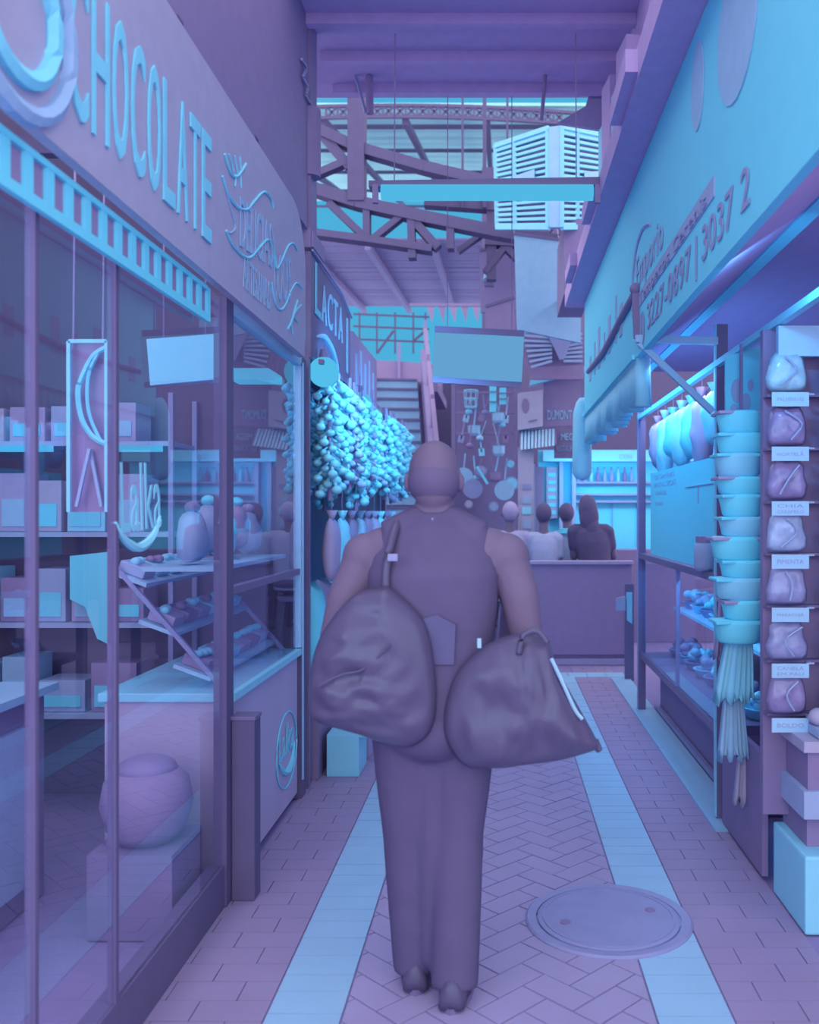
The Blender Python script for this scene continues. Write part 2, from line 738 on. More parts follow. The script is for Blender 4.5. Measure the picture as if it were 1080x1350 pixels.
b = MB(); b.bb(XL - .04, XL + .02, 4.80, 4.90, 0, 2.33)
p2 = b.build('post', M_steel, sf)
b = MB(); b.bb(XL + .02, XL + .028, 4.802, 4.816, .1, 2.3); b.build('edge_trim', M_lmetal, p2)
b = MB(); b.bb(XL - .02, XL + .015, 3.565, 4.80, 1.185, 1.215)
b.build('rail', M_dmetal, sf)
b = MB(); b.bb(XL - .05, XL + .012, 1.25, 3.475, 0, .16)
b.build('sill', M_steel, sf)
b = MB(); b.bb(XL - .02, XL + .02, 4.78, 4.80, .8, 2.3); b.bb(XL - .02, XL + .02, 3.57, 4.8, 2.28, 2.33)
b.build('head_frame', M_lmetal, sf)
# painted logo on the glass
lg = text('painted_logo', 'Lalka', (XL + .008, 2.535, 1.445), (0, 1, .05), (0, -.06, 1), .30, .20, M_faint, sf, .002)
MATS['painted letter'] = mat('painted letter', 'light', .6)
lg.data.materials[0] = MATS['painted letter']
b = MB()
pts = [onX(x, y, XL + .01) for x, y in ((152, 688), (160, 706), (172, 718), (183, 722), (196, 714), (205, 700), (211, 680))]
b.tube(bez(pts, 5), [.004 + .010 * math.sin(PI * i / 30) for i in range(31)], 6)
b.build('logo_swash', MATS['painted letter'], sf)

# counter base under the far panes
cb = thing('shop_counter', 'wood panelled shop counter with an oval logo under the display window on the left', 'counter', (XL, 4.2, 0))
b = MB(); b.bb(XL - .5, XL + .0, 3.60, 4.78, .04, .76)
b.build('front_panel', M_wood, cb)
b = MB(); b.bb(XL - .52, XL + .02, 3.58, 4.80, .76, .795, bev=.004)
b.build('ledge', M_off, cb)
b = MB(); b.bb(XL - .45, XL - .03, 3.6, 4.78, 0, .04); b.build('toe_kick', M_D, cb)
ov = []
yc, zc = 4.10, .365
yc = 1.05 * F / (658 - 380); zc = EYE - (988 - 678) * yc / F
for k in range(41):
    a = 2 * PI * k / 40
    ov.append((XL + .004, yc + .215 * math.cos(a), zc + .185 * math.sin(a)))
b = MB(); b.tube(ov, .0045, 5); b.build('oval_ring', M_chalk, cb, smooth=True)
text('oval_logo', 'Lalka', (XL + .002, yc - .15, zc - .03), (0, 1, .05), (0, -.05, 1), .30, .15, M_chalk, cb, .003)
b = MB()
b.tube(bez([(XL + .006, yc - .16, zc - .03), (XL + .006, yc - .09, zc - .085), (XL + .006, yc, zc - .11), (XL + .006, yc + .10, zc - .08), (XL + .006, yc + .15, zc)], 6), [.004 + .012 * math.sin(PI * i / 24) for i in range(25)], 6)
b.build('logo_swash', M_chalk, cb)
# dark bollard in front of the near corner of the counter
bo = thing('bollard', 'dark square post guarding the near corner of the wooden counter', 'post', (XL + .05, 3.6, 0))
b = MB(); b.bb(XL + .022, XL + .112, 3.53, 3.62, 0, .70, bev=.004); b.build('shaft', M_steel, bo)
b = MB(); b.bb(XL + .018, XL + .116, 3.526, 3.624, .70, .715, bev=.003); b.build('cap_plate', M_dmetal, bo)

# fascia sign with chalk lettering
fs = thing('fascia_sign', 'slate blackboard shop sign with tall chalk letters and a ribbon drawing', 'sign', (-1.02, 3.2, 2.66))
XF = -.985
b = MB()
y1 = 4.66
outl = [(XF - .035, 1.2, 2.335), (XF - .035, y1 - .02, 2.30)]
for k in range(9):
    a = (PI / 2) * k / 8
    outl.append((XF - .035, y1 - .30 * (1 - math.cos(a)), 2.72 + .30 * math.sin(a)))
outl.append((XF - .035, 1.2, 3.04))
b.prism(outl, (.03, 0, 0))
b.build('board', M_slate, fs)
LET = 'CHOCOLATE'
yy0, yy1 = 2.09, 3.14
for i, ch in enumerate(LET):
    ya = yy0 + (yy1 - yy0) * i / len(LET)
    text('letter', ch, (XF - .004, ya, 2.425), (0, 1, 0), (0, 0, 1), (yy1 - yy0) / len(LET) * .80, .36, M_chalk, fs, .006)
# ring emblem at the near end
for r, mm in ((.15, M_chalk), (.22, M_faint)):
    b = MB()
    b.tube([(XF, 1.86 + r * math.cos(2 * PI * k / 30), 2.55 + r * math.sin(2 * PI * k / 30)) for k in range(31)], .022, 6)
    b.build('ring_emblem', mm, fs)


def chalk(pts, r=.004, m=M_faint, n=6, X=XF - .003):
    b = MB()
    b.tube(bez([onX(x, y, X) for x, y in pts], n), r, 5)
    return b.build('chalk_line', m, fs)


# ribbon
chalk([(293, 232), (300, 255), (312, 272), (325, 276), (336, 264), (348, 253), (357, 262), (360, 275)], .006, M_chalk)
chalk([(298, 304), (306, 322), (320, 337), (330, 339), (342, 326), (353, 316), (360, 330), (364, 352)], .006, M_chalk)
chalk([(298, 304), (304, 307), (310, 298), (303, 270), (295, 235)], .004)
chalk([(358, 330), (362, 348), (365, 354), (372, 342), (380, 324), (387, 321), (392, 330)], .005, M_chalk)
chalk([(358, 372), (362, 398), (369, 408), (376, 402), (384, 382), (391, 373), (398, 380)], .005, M_chalk)
chalk([(358, 300), (362, 330)], .004)
letters('letter', 'DELICIAS', onX(316, 324, XF - .004), (0, 1, .10), (0, 0, 1), .50, .20, M_faint, fs, .004)
letters('letter', 'ARTESANAIS', onX(320, 378, XF - .004), (0, 1, 0), (0, 0, 1), .42, .13, M_faint, fs, .003)
letters('letter', 'DOCES', onX(361, 398, XF - .004), (0, 1, .25), (0, 0, 1), .34, .22, M_faint, fs, .003)
# fork at the top, little branch at the bottom
chalk([(296, 203), (304, 228), (313, 232), (324, 216)], .006, M_chalk)
for q in ((302, 203, 308, 226), (309, 205, 313, 228), (316, 206, 318, 226), (311, 230, 310, 246), (317, 231, 318, 248)):
    chalk([q[:2], q[2:]], .004, M_chalk, 2)
chalk([(379, 434), (384, 424), (388, 410), (392, 396)], .006, M_chalk)
for q in ((383, 425, 386, 440), (386, 416, 393, 406), (389, 410, 397, 402), (387, 417, 392, 424)):
    chalk([q[:2], q[2:]], .005, M_chalk, 2)

# valance strip of pale squares under the sign
va = thing('window_valance', 'pale valance strip with a row of dark square windows under the chalk sign', 'valance', (XL + .04, 2.5, 2.2))
xv = XL + .035
zt, zb_ = 2.298, 2.175
b = MB()
b.bb(xv - .008, xv + .008, 1.3, 3.18, zt - .016, zt)
b.bb(xv - .008, xv + .008, 1.3, 3.18, zb_, zb_ + .026)
y = 1.3
while y < 3.18:
    b.bb(xv - .006, xv + .0065, y, y + .034, zb_ + .002, zt - .002)
    y += .094
b.build('pale_frame', M_white, va)
b = MB(); b.bb(xv - .012, xv - .003, 1.3, 3.18, zb_ + .01, zt - .005)
b.build('dark_backing', M_plum, va)
# lit header light behind the far pane
b = MB(); b.bb(-1.34, -1.12, 4.42, 4.70, 2.17, 2.21)
o = tag(b.build('ceiling_lamp', M_bulb, None, (-1.23, 4.55, 2.2)), 'lit square lamp near the corner post behind the far window pane of the glass shop', 'lamp')

# interior of the glass shop
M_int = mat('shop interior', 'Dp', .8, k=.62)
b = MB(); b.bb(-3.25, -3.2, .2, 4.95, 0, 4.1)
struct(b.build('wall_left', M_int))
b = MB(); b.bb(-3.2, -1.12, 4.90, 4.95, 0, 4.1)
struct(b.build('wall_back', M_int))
area_light('shop_fill', (-1.30, 2.7, 2.9), (-2.2, 2.7, .9), 3.0, .2, 13, LAV_LIGHT)  # unseen fill added to brighten the shop interior
area_light('shop_fill', (-2.2, .5, 2.0), (-2.2, 4, 1.0), 1.6, 1.6, 22, LAV_LIGHT)  # second added fill, shining from the near end of the shop

# tall shelf unit at the back of the shop with boxes
def shelf_unit(label, x0, x1, y0, y1, zs, ztop, m=M_mid):
    t = thing('shelf_unit', label, 'shelf', ((x0 + x1) / 2, (y0 + y1) / 2, 0))
    for (xx, yy) in ((x0, y0), (x1, y0), (x0, y1), (x1, y1)):
        b = MB(); b.bb(xx - .012, xx + .012, yy - .012, yy + .012, 0, ztop); b.build('upright', M_metal, t)
    for z in zs:
        b = MB(); b.bb(x0, x1, y0, y1, z - .012, z + .012); b.build('shelf_board', m, t)
    return t


shelf_unit('tall open shelf against the far end wall inside the glass shop', -2.75, -1.62, 4.5, 4.85, (.5, .95, 1.4, 1.85), 2.1)
shelf_unit('long open shelf along the inner wall inside the glass shop', -2.95, -2.6, 1.6, 4.2, (.45, .9, 1.35, 1.8), 2.2)
n = 0
where = {0: 'bottom', 1: 'second', 2: 'third', 3: 'top'}
for zi, z in enumerate((.5, .95, 1.4, 1.85)):
    x = -2.68
    j = 0
    while x < -1.84:
        wd = RND.uniform(.13, .24); h = RND.uniform(.14, .32)
        mm = RND.choice((M_off, M_mid, M_pink, M_plum, M_pale, M_slate))
        bx = thing('carton', '%s carton from the left on the %s board of the far shop shelf' % (ORD[j], where[zi]), 'carton', (x + wd / 2, 4.64, z + .014), 'cartons on the far shelf of the glass shop')
        b = MB(); b.bb(x, x + wd, 4.54, 4.74, z + .014, z + .014 + h, bev=.004); b.build('box_body', mm, bx)
        b = MB(); b.bb(x + .02, x + wd - .02, 4.533, 4.539, z + .04, z + h * .6); b.build('paper_label', RND.choice((M_white, M_pale)), bx)
        x += wd + .03
        j += 1
for zi, z in enumerate((.45, .9, 1.35, 1.8)):
    y = 1.7
    j = 0
    while y < 4.0:
        wd = RND.uniform(.16, .30); h = RND.uniform(.14, .30)
        mm = RND.choice((M_off, M_mid, M_pink, M_plum, M_pale, M_slate, M_D))
        jar = thing('storage_jar', '%s jar from the front on the %s board of the inner wall shelf' % (ORD[j], where[zi]), 'jar', (-2.76, y + wd / 2, z + .014), 'jars on the inner wall shelf')
        b = MB(); r = wd * .42
        b.lathe([(r * .9, 0), (r, .02), (r, h * .75), (r * .7, h * .9)], (-2.76, y + wd / 2, z + .014), 14); b.build('jar_body', mm, jar, smooth=True)
        b = MB(); b.cone((-2.76, y + wd / 2, z + .014 + h * .9), (-2.76, y + wd / 2, z + .014 + h), r * .75, r * .75, 14); b.build('lid', M_dmetal, jar)
        y += wd + .03
        j += 1
# lamps on the inner wall: thin lit strips
for i, (a, c, lab) in enumerate((((-2.56, 2.6, 1.99), (-2.56, 3.3, 1.99), 'lit strip lamp over the inner wall shelf'), ((-2.6, 4.48, 1.823), (-2.2, 4.48, 1.823), 'left lit strip lamp under a board of the far shelf'), ((-2.1, 4.48, 1.823), (-1.66, 4.48, 1.823), 'right lit strip lamp under a board of the far shelf'))):
    b = MB(); b.bar(a, c, .03)
    tag(b.build('strip_lamp', M_bulb, None, a), lab, 'lamp', 'strip lamps in the glass shop')
# white rimmed poster with big C ring behind the glass
po = thing('framed_poster', 'tall pale rimmed poster with a large letter C behind the shop glass', 'poster', (-1.62, 2.95, 1.5))
Yp = 2.95
b = MB()
for a, c in (((91, 450), (91, 675)), ((91, 450), (141, 450)), ((141, 450), (141, 675))):
    b.bar(P(*a, Yp), P(*c, Yp), .012)
b.build('rim', M_off, po)
b = MB(); b.prism([P(93, 452, Yp + .03), P(140, 452, Yp + .03), P(140, 675, Yp + .03), P(93, 675, Yp + .03)], (0, .02, 0)); b.build('sheet', M_plum, po)
b = MB()
b.tube(bez([P(x, y, Yp) for x, y in ((139, 458), (122, 470), (107, 500), (103, 520), (108, 552), (122, 575), (139, 585))], 5), .009, 5)
b.tube(bez([P(x, y, Yp) for x, y in ((130, 464), (118, 490), (115, 520), (119, 550), (132, 580))], 5), .006, 5)
b.build('letter_ring', M_chalk, po)
b = MB(); b.bar(P(118, 592, Yp - .004), P(101, 668, Yp - .004), .010); b.bar(P(119, 592, Yp + .012), P(134, 668, Yp + .012), .010); b.build('letter_stroke', M_mid, po)
for q in (97, 136):
    b = MB(); b.bar(P(q, 452, Yp + .02), V((P(q, 452, Yp).x, Yp + .02, 3.06)), .006); b.build('wire', M_D, po)
b = MB(); b.bb(-3.2, -1.04, Yp - .01, Yp + .05, 3.04, 3.12)
tag(b.build('cross_beam', M_steel, None, (-2, Yp, 3.08)), 'dark cross beam in the glass shop above the tall poster with the letter C', 'beam')
b = MB(); b.prism([P(92, 733, 4.46), P(148, 727, 4.46), P(148, 852, 4.46), P(128, 842, 4.46), P(112, 800, 4.46), P(92, 790, 4.46)], (0, .02, 0))
tag(b.build('hanging_sheet', MATS.get('bright sheet') or mat('bright sheet', 'L', .6, .2, .03, k=1.3), None, P(120, 780, 4.46)), 'bright torn sheet hanging on the front of the far shop shelf', 'sheet')

# big round pouf and low tables near the glass
pf = thing('round_basket', 'dark round basket on a low plinth behind the shop glass by the thick post', 'basket', (-1.30, 3.36, 0))
b = MB(); b.lathe([(.10, 0), (.14, .05), (.165, .14), (.15, .22), (.11, .26)], (-1.30, 3.36, .30), 24); b.build('basket_body', M_plum, pf, smooth=True)
b = MB(); b.ball((-1.30, 3.36, .56), (.11, .11, .05), 20, 8); b.build('cushion', M_dwood, pf, smooth=True)
b = MB(); b.bb(-1.45, -1.15, 3.20, 3.52, 0, .30); b.build('plinth', M_D, pf)
for i, (x, y, z, r, h, lab) in enumerate(((-1.62, 2.35, .78, .06, .13, 'top'), (-1.62, 2.35, .62, .06, .13, 'second'), (-1.62, 2.35, .46, .06, .13, 'third'), (-1.62, 2.35, .30, .06, .13, 'bottom'))):
    z += .35
    t = thing('tin_can', '%s pale can of the stack on the round stand near the glass' % lab, 'can', (x, y, z), 'stacked cans behind the glass')
    b = MB(); b.cone((x, y, z), (x, y, z + h), r, r, 16); b.build('can_body', M_off, t, smooth=False)
    b = MB(); b.lathe([(r * .9, 0), (r * 1.04, 0), (r * 1.04, .012), (r * .9, .012)], (x, y, z + h - .006), 16); b.build('can_rim', M_mid, t)
st = thing('display_stand', 'dark round stand carrying the stacked cans behind the glass', 'stand', (-1.62, 2.35, 0))
b = MB(); b.cone((-1.62, 2.35, .62), (-1.62, 2.35, .648), .16, .16, 20); b.build('stand_top', M_dmetal, st)
b = MB(); b.cone((-1.62, 2.35, .02), (-1.62, 2.35, .62), .03, .03, 10); b.build('stem', M_dmetal, st)
b = MB(); b.cone((-1.62, 2.35, 0), (-1.62, 2.35, .02), .15, .12, 16); b.build('foot', M_dmetal, st)
dk = thing('service_desk', 'dark service desk with a pale lit top behind the near glass', 'desk', (-2.0, 2.5, 0))
b = MB(); b.bb(-2.2, -1.8, 1.5, 3.6, .0, .80); b.build('desk_body', M_D, dk)
b = MB(); b.bb(-2.24, -1.76, 1.46, 3.64, .80, .83); b.build('desk_top', M_pale, dk)
b = MB(); b.bb(-1.80, -1.775, 2.9, 3.5, .1, .7); b.build('front_sheet', M_mid, dk)
for i, y in enumerate((1.75, 2.2, 2.7, 3.2)):
    t = thing('sweet_tray', '%s sweets tray from the front on the pale topped desk' % ORD[i], 'tray', (-2.0, y, .83), 'sweets trays on the desk')
    b = MB(); b.bb(-2.16, -1.84, y - .15, y + .15, .832, .85); b.build('tray_base', M_dmetal, t)
    b = MB()
    for q in range(14):
        b.ball((-2.0 + RND.uniform(-.12, .12), y + RND.uniform(-.11, .11), .872), (.03, .03, .025), 8, 6)
    o = b.build('sweets', RND.choice((M_off, M_pink, M_mid)), t, smooth=True); o['kind'] = 'stuff'
b = MB(); b.bb(-3.2, -1.04, 3.88, 3.94, 3.04, 3.12)
tag(b.build('cross_beam', M_steel, None, (-2, 3.9, 3.08)), 'dark cross beam in the glass shop above the pale sign placard', 'beam')
pc = thing('sign_reflection_board', 'pale board for the sign placard hanging inside the glass shop over the desk', 'reflection', (-1.35, 3.9, 2.1))  # added board imitating the hanging sign's reflection in the shop glass
b = MB(); b.prism([P(193, 447, 3.9), P(286, 440, 3.9), P(287, 500, 3.9), P(198, 508, 3.9)], (0, .02, 0)); b.build('reflection_face', M_off, pc)
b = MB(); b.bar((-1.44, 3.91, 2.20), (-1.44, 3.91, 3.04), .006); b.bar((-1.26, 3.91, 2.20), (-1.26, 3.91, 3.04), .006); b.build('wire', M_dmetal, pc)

# display shelves behind the far panes
ds = thing('display_rack', 'sloping tiered display rack behind the far window panes of the glass shop', 'rack', (-1.4, 4.1, .8))
for k, (z, dx) in enumerate(((.86, .02), (1.04, .16), (1.24, .28))):
    b = MB(); b.box((XL - .16 - dx, 4.2, z), (.16, 1.05, .016), m=Matrix.Rotation(.35, 3, 'Y')); b.build('tier_board', M_pale, ds)
for y in (3.68, 4.72):
    b = MB(); b.bar((XL - .06, y, .80), (XL - .50, y, 1.30), .018); b.build('rack_side', M_metal, ds)
j = 0
tn = ('lowest', 'middle', 'highest')
for k, (z, dx) in enumerate(((.86, .02), (1.04, .16), (1.24, .28))):
    for q in range(6):
        y = 3.78 + q * .168
        x = XL - .16 - dx
        mm = RND.choice((M_off, M_mid, M_pink, M_plum, M_pale))
        t = thing('sweet_box', '%s sweets box from the near post on the %s tier of the sloping rack' % (ORD[q], tn[k]), 'box', (x, y, z + .02), 'boxes on the tiered display rack')
        b = MB(); b.box((x, y, z + .034), (.11, .13, .045), m=Matrix.Rotation(.35, 3, 'Y'), bev=.006); b.build('box_tray', mm, t)
        b = MB()
        for a in range(3):
            b.ball((x + RND.uniform(-.02, .02), y - .04 + a * .04, z + .065), (.022, .022, .018), 8, 6)
        b.build('sweets', RND.choice((M_white, M_off, M_D)), t, smooth=True)
        j += 1
# hanging bags of sweets above the rail
for q in range(5):
    y = 3.80 + q * .21
    z = 1.30 + .03 * (q % 2)
    x = XL - .22
    t = thing('gift_basket', '%s wrapped gift bag from the near post standing on the rail shelf' % ORD[q], 'gift bag', (x, y, z), 'wrapped gift bags above the rail')
    b = MB(); b.pillow([(x, y - .08, z), (x, y + .08, z), (x, y + .085, z + .13), (x, y + .02, z + .22), (x, y - .02, z + .22), (x, y - .085, z + .12)], .12, q, .012, 5, (1, 0, 0)); b.build('wrapping', RND.choice((M_off, M_mid, M_pale, M_pink)), t, smooth=True)
    b = MB(); b.ball((x, y, z + .23), (.035, .035, .025), 8, 6); b.build('bow', RND.choice((M_white, M_D, M_pink)), t, smooth=True)
rs = MB(); rs.bb(XL - .36, XL - .06, 3.62, 4.78, 1.272, 1.29)
tag(rs.build('rail_shelf', M_pale, None, (XL - .2, 4.2, 1.28)), 'thin shelf behind the glass rail carrying wrapped gift bags', 'shelf')

# ================================================================ LEFT PRODUCE STALL (beyond the glass shop)
ps = thing('stall_sign', 'dark stall sign board with pale capital letters beyond the chalk sign', 'sign', (-1.02, 5.7, 2.7))
b = MB(); b.prism([(-1.06, 4.98, 2.36), (-1.06, 6.3, 2.40), (-1.06, 6.3, 2.86), (-1.06, 5.9, 2.93), (-1.06, 4.98, 2.94)], (.03, 0, 0)); b.build('board', M_dmetal, ps)
b = MB(); b.bar((-1.02, 4.98, 2.945), (-1.02, 5.9, 2.935), .012); b.bar((-1.02, 5.9, 2.93), (-1.02, 6.3, 2.86), .012); b.build('edge_trim', M_metal, ps)
for i, ch in enumerate('LACTA'):
    text('letter', ch, (-1.028, 5.08 + i * .185, 2.62), (0, 1, 0), (0, 0, 1), .15, .22 if i else .29, M_pale if i else M_chalk, ps, .006)
b = MB(); b.tube(bez([(-1.024, 5.12, 2.50), (-1.024, 5.35, 2.54), (-1.024, 5.6, 2.50), (-1.024, 5.8, 2.42)], 6), [.006 + .014 * math.sin(PI * i / 18) for i in range(19)], 6); b.build('swash', M_pale, ps)
b = MB(); b.bb(-1.028, -1.02, 6.12, 6.16, 2.45, 2.82); b.build('stripe', M_pale, ps)
# shop board beyond
ps2 = thing('stall_sign', 'narrow plum board with faint strokes at the far end of the left stall signs', 'sign', (-1.0, 6.9, 2.7))
b = MB(); b.bb(-1.05, -1.02, 6.36, 7.6, 2.30, 2.78); b.build('board', M_plum, ps2)
for i in range(5):
    b = MB(); b.bb(-1.02, -1.012, 6.45 + i * .22, 6.50 + i * .22, 2.42, 2.42 + .22 + .06 * (i % 2)); b.build('painted_stroke', M_mid, ps2)

# stall structure
sp_ = thing('market_stall', 'dark steel frame of the produce stall with hanging rails', 'frame', (-1.05, 6.6, 0))
for y in (5.0, 8.35):
    b = MB(); b.bb(-1.09, -1.04, y - .025, y + .025, 0, 2.4); b.build('post', M_dmetal, sp_)
for x in (-.98, -1.28):
    b = MB(); b.bar((x, 5.0, 2.34), (x, 8.35, 2.34), .025); b.build('hanging_rail', M_dmetal, sp_)
b = MB(); b.bb(-2.4, -1.06, 4.98, 8.4, 2.42, 2.46); b.build('roof_panel', M_D, sp_)
b = MB(); b.bb(-2.4, -2.36, 4.98, 8.4, 0, 2.42)
struct(b.build('wall_left', M_pale))
b = MB(); b.bb(-2.36, -1.1, 8.40, 8.44, 0, 2.42)
struct(b.build('wall_back', M_mid))
# counter
pc_ = thing('produce_counter', 'dark produce counter under the hanging garlic strings', 'counter', (-1.4, 6.7, 0))
b = MB(); b.bb(-1.9, -1.02, 5.15, 8.3, .0, .55); b.build('counter_body', M_D, pc_)
b = MB(); b.bb(-1.94, -.99, 5.1, 8.32, .55, .58); b.build('counter_top', M_mid, pc_)

# bulbs
for i, (y, x, z, lab) in enumerate(((5.12, -.985, 2.30, 'nearest lit round bulb over the hanging garlic, at the corner of the chalk sign'), (6.25, -.955, 2.255, 'middle lit round bulb over the hanging garlic'), (6.95, -.965, 2.235, 'farthest and lowest lit round bulb over the hanging garlic'))):
    t = thing('globe_lamp', lab, 'lamp', (x, y, z), 'globe lamps over the produce')
    r = (.085, .085, .08)[i]
    b = MB(); b.ball((x, y, z), r, 20, 14); b.build('bulb', M_bulb, t, smooth=True)
    b = MB(); b.cone((x, y, z + r * .9), (x, y, z + r * .9 + .05), .03, .02, 12); b.build('socket', M_dmetal, t)
    b = MB(); b.bar((x, y, z + r + .04), (x, y, 2.45), .008); b.build('cord', M_D, t)
area_light('produce_fill', (-.45, 4.95, 2.32), (-1.15, 6.6, 1.85),   .15, .15, 9, BLUE_LIGHT, 120)  # unseen fills added to carry the globe bulbs' light onto the garlic
area_light('produce_fill', (-.35, 6.3, 2.32), (-1.15, 7.6, 1.8),   .15, .15, 6, BLUE_LIGHT, 120)

# garlic strings: three sizes, copied
M_garlic = mat('garlic skin', 'light', .6, .2, .16, 30)
M_garlic2 = mat('dry garlic', 'mid', .6, .2, .16, 30)
M_straw = mat('straw cord', 'plum', .8)


def garlic_proto(L, n, m, seed):
    r = random.Random(seed)
    t = thing('garlic_string', 'garlic string', 'garlic', (0, 0, 0), 'garlic strings hanging on the rails')
    b = MB(); b.tube([(0, 0, 0), (.004, .003, -L * .5), (0, 0, -L)], .012, 6); b.build('cord', M_straw, t)
    b = MB()
    for k in range(n):
        z = -.10 - (L - .12) * k / n
        a = k * 2.4
        rr = r.uniform(.022, .031)
        c = V((math.cos(a) * (.035 + .03 * (k % 2)), math.sin(a) * (.035 + .03 * (k % 2)), z))
        b.ball(c, (rr, rr, rr * .85), 8, 6)
        b.cone(c + V((0, 0, rr * .6)), c + V((-math.cos(a) * .03, -math.sin(a) * .03, rr * 1.7)), rr * .4, .006, 6)
    b.build('garlic_heads', m, t, smooth=True)
    return t


protos = [garlic_proto(.74, 56, M_garlic, 1), garlic_proto(.60, 44, M_garlic, 2), garlic_proto(.70, 50, M_garlic2, 3)]
used = [False] * 3
k = 0
for row, (x, ys, nm) in enumerate(((-.98, [5.2 + .175 * i for i in range(18)], 'front rail'), (-1.28, [5.3 + .23 * i for i in range(13)], 'back rail'))):
    for i, y in enumerate(ys):
        pi = (0, 1, 2, 1)[k % 4] if row == 0 else k % 3
        lab = '%s garlic string from the near end of the %s of the lit produce stall' % (ORD[i], nm)
        loc = (x + RND.uniform(-.03, .06) * (1 - row) + .10 * (i / 18) * (1 - row), y, 2.33)
        rz = RND.uniform(0, 6)
        if not used[pi]:
            o = protos[pi]; used[pi] = True
            o.location = loc; o.rotation_euler = (0, 0, rz); o['label'] = lab
        else:
            o = dup(protos[pi], loc, rz, lab)
        s_ = RND.uniform(.9, 1.1)
        o.scale = (1.1, 1.1, s_)
        k += 1

# packets hanging under the garlic, sacks and boxes on the counter
def bag_outline(x, y, z, w_, h, ax='y', seed=0):
    r = random.Random(seed)
    pts = []
    prof = [(-.30, 1), (-.42, .85), (-.46, .6), (-.52, .35), (-.5, .1), (-.38, 0), (0, -.02), (.38, 0), (.5, .1), (.52, .35), (.46, .6), (.42, .85), (.30, 1), (0, .97)]
    for a, c in prof:
        a += r.uniform(-.03, .03)
        if ax == 'y':
            pts.append((x, y + a * w_, z + c * h))
        else:
            pts.append((x + a * w_, y, z + c * h))
    return pts


def bag(name, label, cat, x, y, z, w_, h, th, m, ax='y', seed=0, group=None, tie=True, crumple=.012):
    t = thing(name, label, cat, (x, y, z), group)
    b = MB(); b.pillow(bag_outline(x, y, z, w_, h, ax, seed), th, seed, crumple, 6, (1, 0, 0) if ax == 'y' else (0, 1, 0)); b.build('bag_body', m, t, smooth=True)
    if tie:
        b = MB(); b.cone((x, y, z + h * .96), (x, y, z + h * 1.12), .012, w_ * .18, 8); b.build('tied_neck', m, t, smooth=True)
    return t


M_stripe = mat('striped packet', 'plum', .5)
for i in range(9):
    y = 5.22 + i * .30
    m = (M_pink, M_off, M_plum, M_pale, M_stripe)[i % 5]
    x = -.96 + .07 * i / 9
    bag('hanging_packet', '%s hanging packet from the near end, below the garlic strings' % ORD[i], 'packet', x, y, 1.12, .20, .36, .10, m, 'y', i, 'packets hanging below the garlic')
    b = MB(); b.bar((x, y, 1.5), (x, y, 2.33), .004)
    tag(b.build('hanging_wire', M_D, None, (x, y, 1.9)), '%s thin wire from the near end holding a packet below the garlic' % ORD[i], 'wire', 'wires of the hanging packets')
for i in range(9):
    y = 5.30 + i * .32
    m = (M_white, M_pink, M_off, M_mid)[i % 4]
    bag('flour_sack', '%s pale sack from the near end on the produce counter' % ORD[i], 'sack', -1.10, y, .585, .30, .52, .20, m, 'y', 20 + i, 'sacks on the produce counter', tie=False)
for i, (y, m, lab) in enumerate(((5.35, M_off, 'pale carton on the floor by the near post of the produce stall'), (5.75, M_pink, 'pinkish carton on the floor in front of the produce counter'), (6.2, M_mid, 'grey carton on the floor, third along the produce counter'))):
    t = thing('floor_carton', lab, 'carton', (-.86, y, 0), 'cartons on the floor by the produce counter')
    b = MB(); b.bb(-.985, -.80, y - .15, y + .15, 0, .24, bev=.004); b.build('box_body', m, t)
    b = MB(); b.bb(-.80, -.74, y - .15, y + .15, .225, .235); b.build('flap', m, t)

# ================================================================ RIGHT STALL
XR = 1.07
# big banner on the projecting awning
XB = .70
bn = thing('shop_banner', 'large bright shop banner with phone numbers over the right hand stall', 'banner', (XB, 4.4, 2.7))
b = MB(); b.bb(XB, XB + .03, 1.5, 7.45, 2.30, 3.22); b.build('banner_sheet', M_white, bn)
M_ink = mat('faded ink', 'slate2', .7)
M_ink2 = mat('pale ink', 'mid', .7)
b = MB(); b.bb(XB - .004, XB, 2.95, 4.55, 2.53, 2.60); b.build('ink_band', M_ink2, bn)
letters('digit', '(11) 3227-0897 | 3037 2', (XB - .002, 4.58, 2.365), (0, -1, 0), (0, 0, 1), 2.05, .125, M_ink, bn, .003)
letters('letter', 'Temperos Cereais', (XB - .005, 4.5, 2.535), (0, -1, 0), (0, 0, 1), 1.45, .055, M_ink, bn, .003)
letters('letter', 'Emporio', (XB - .002, 4.62, 2.64), (0, -1, 0), (0, 0, 1), .75, .16, M_ink2, bn, .003)
b = MB(); b.tube(bez([(XB - .003, 4.72, 2.52), (XB - .003, 4.74, 2.70), (XB - .003, 4.62, 2.84), (XB - .003, 4.4, 2.88), (XB - .003, 4.2, 2.84)], 6), .008, 5); b.build('swash', M_ink2, bn)
for i, y in enumerate((6.9, 6.6, 6.3, 6.0, 5.7, 5.4, 5.15)):
    b = MB(); b.bb(XB - .005, XB, y, y + (.05 if i % 2 else .11), 2.52, 2.70 + .05 * (i % 3)); b.build('ink_stroke', M_ink2, bn)
# big blurred letter shapes on the near part
for i, (y0, y1, z0, z1, mm) in enumerate(((1.92, 2.25, 2.72, 3.20, M_pale), (2.45, 2.9, 2.72, 3.16, M_pale), (3.1, 3.3, 2.85, 3.16, M_pale))):
    ring = []
    yc, zc, ry, rz = (y0 + y1) / 2, (z0 + z1) / 2, (y1 - y0) / 2, (z1 - z0) / 2
    b = MB(); b.prism([(XB - .004, yc + ry * math.cos(2 * PI * q / 24), zc + rz * math.sin(2 * PI * q / 24)) for q in range(24)], (.003, 0, 0)); b.build('printed_shape', mm, bn)
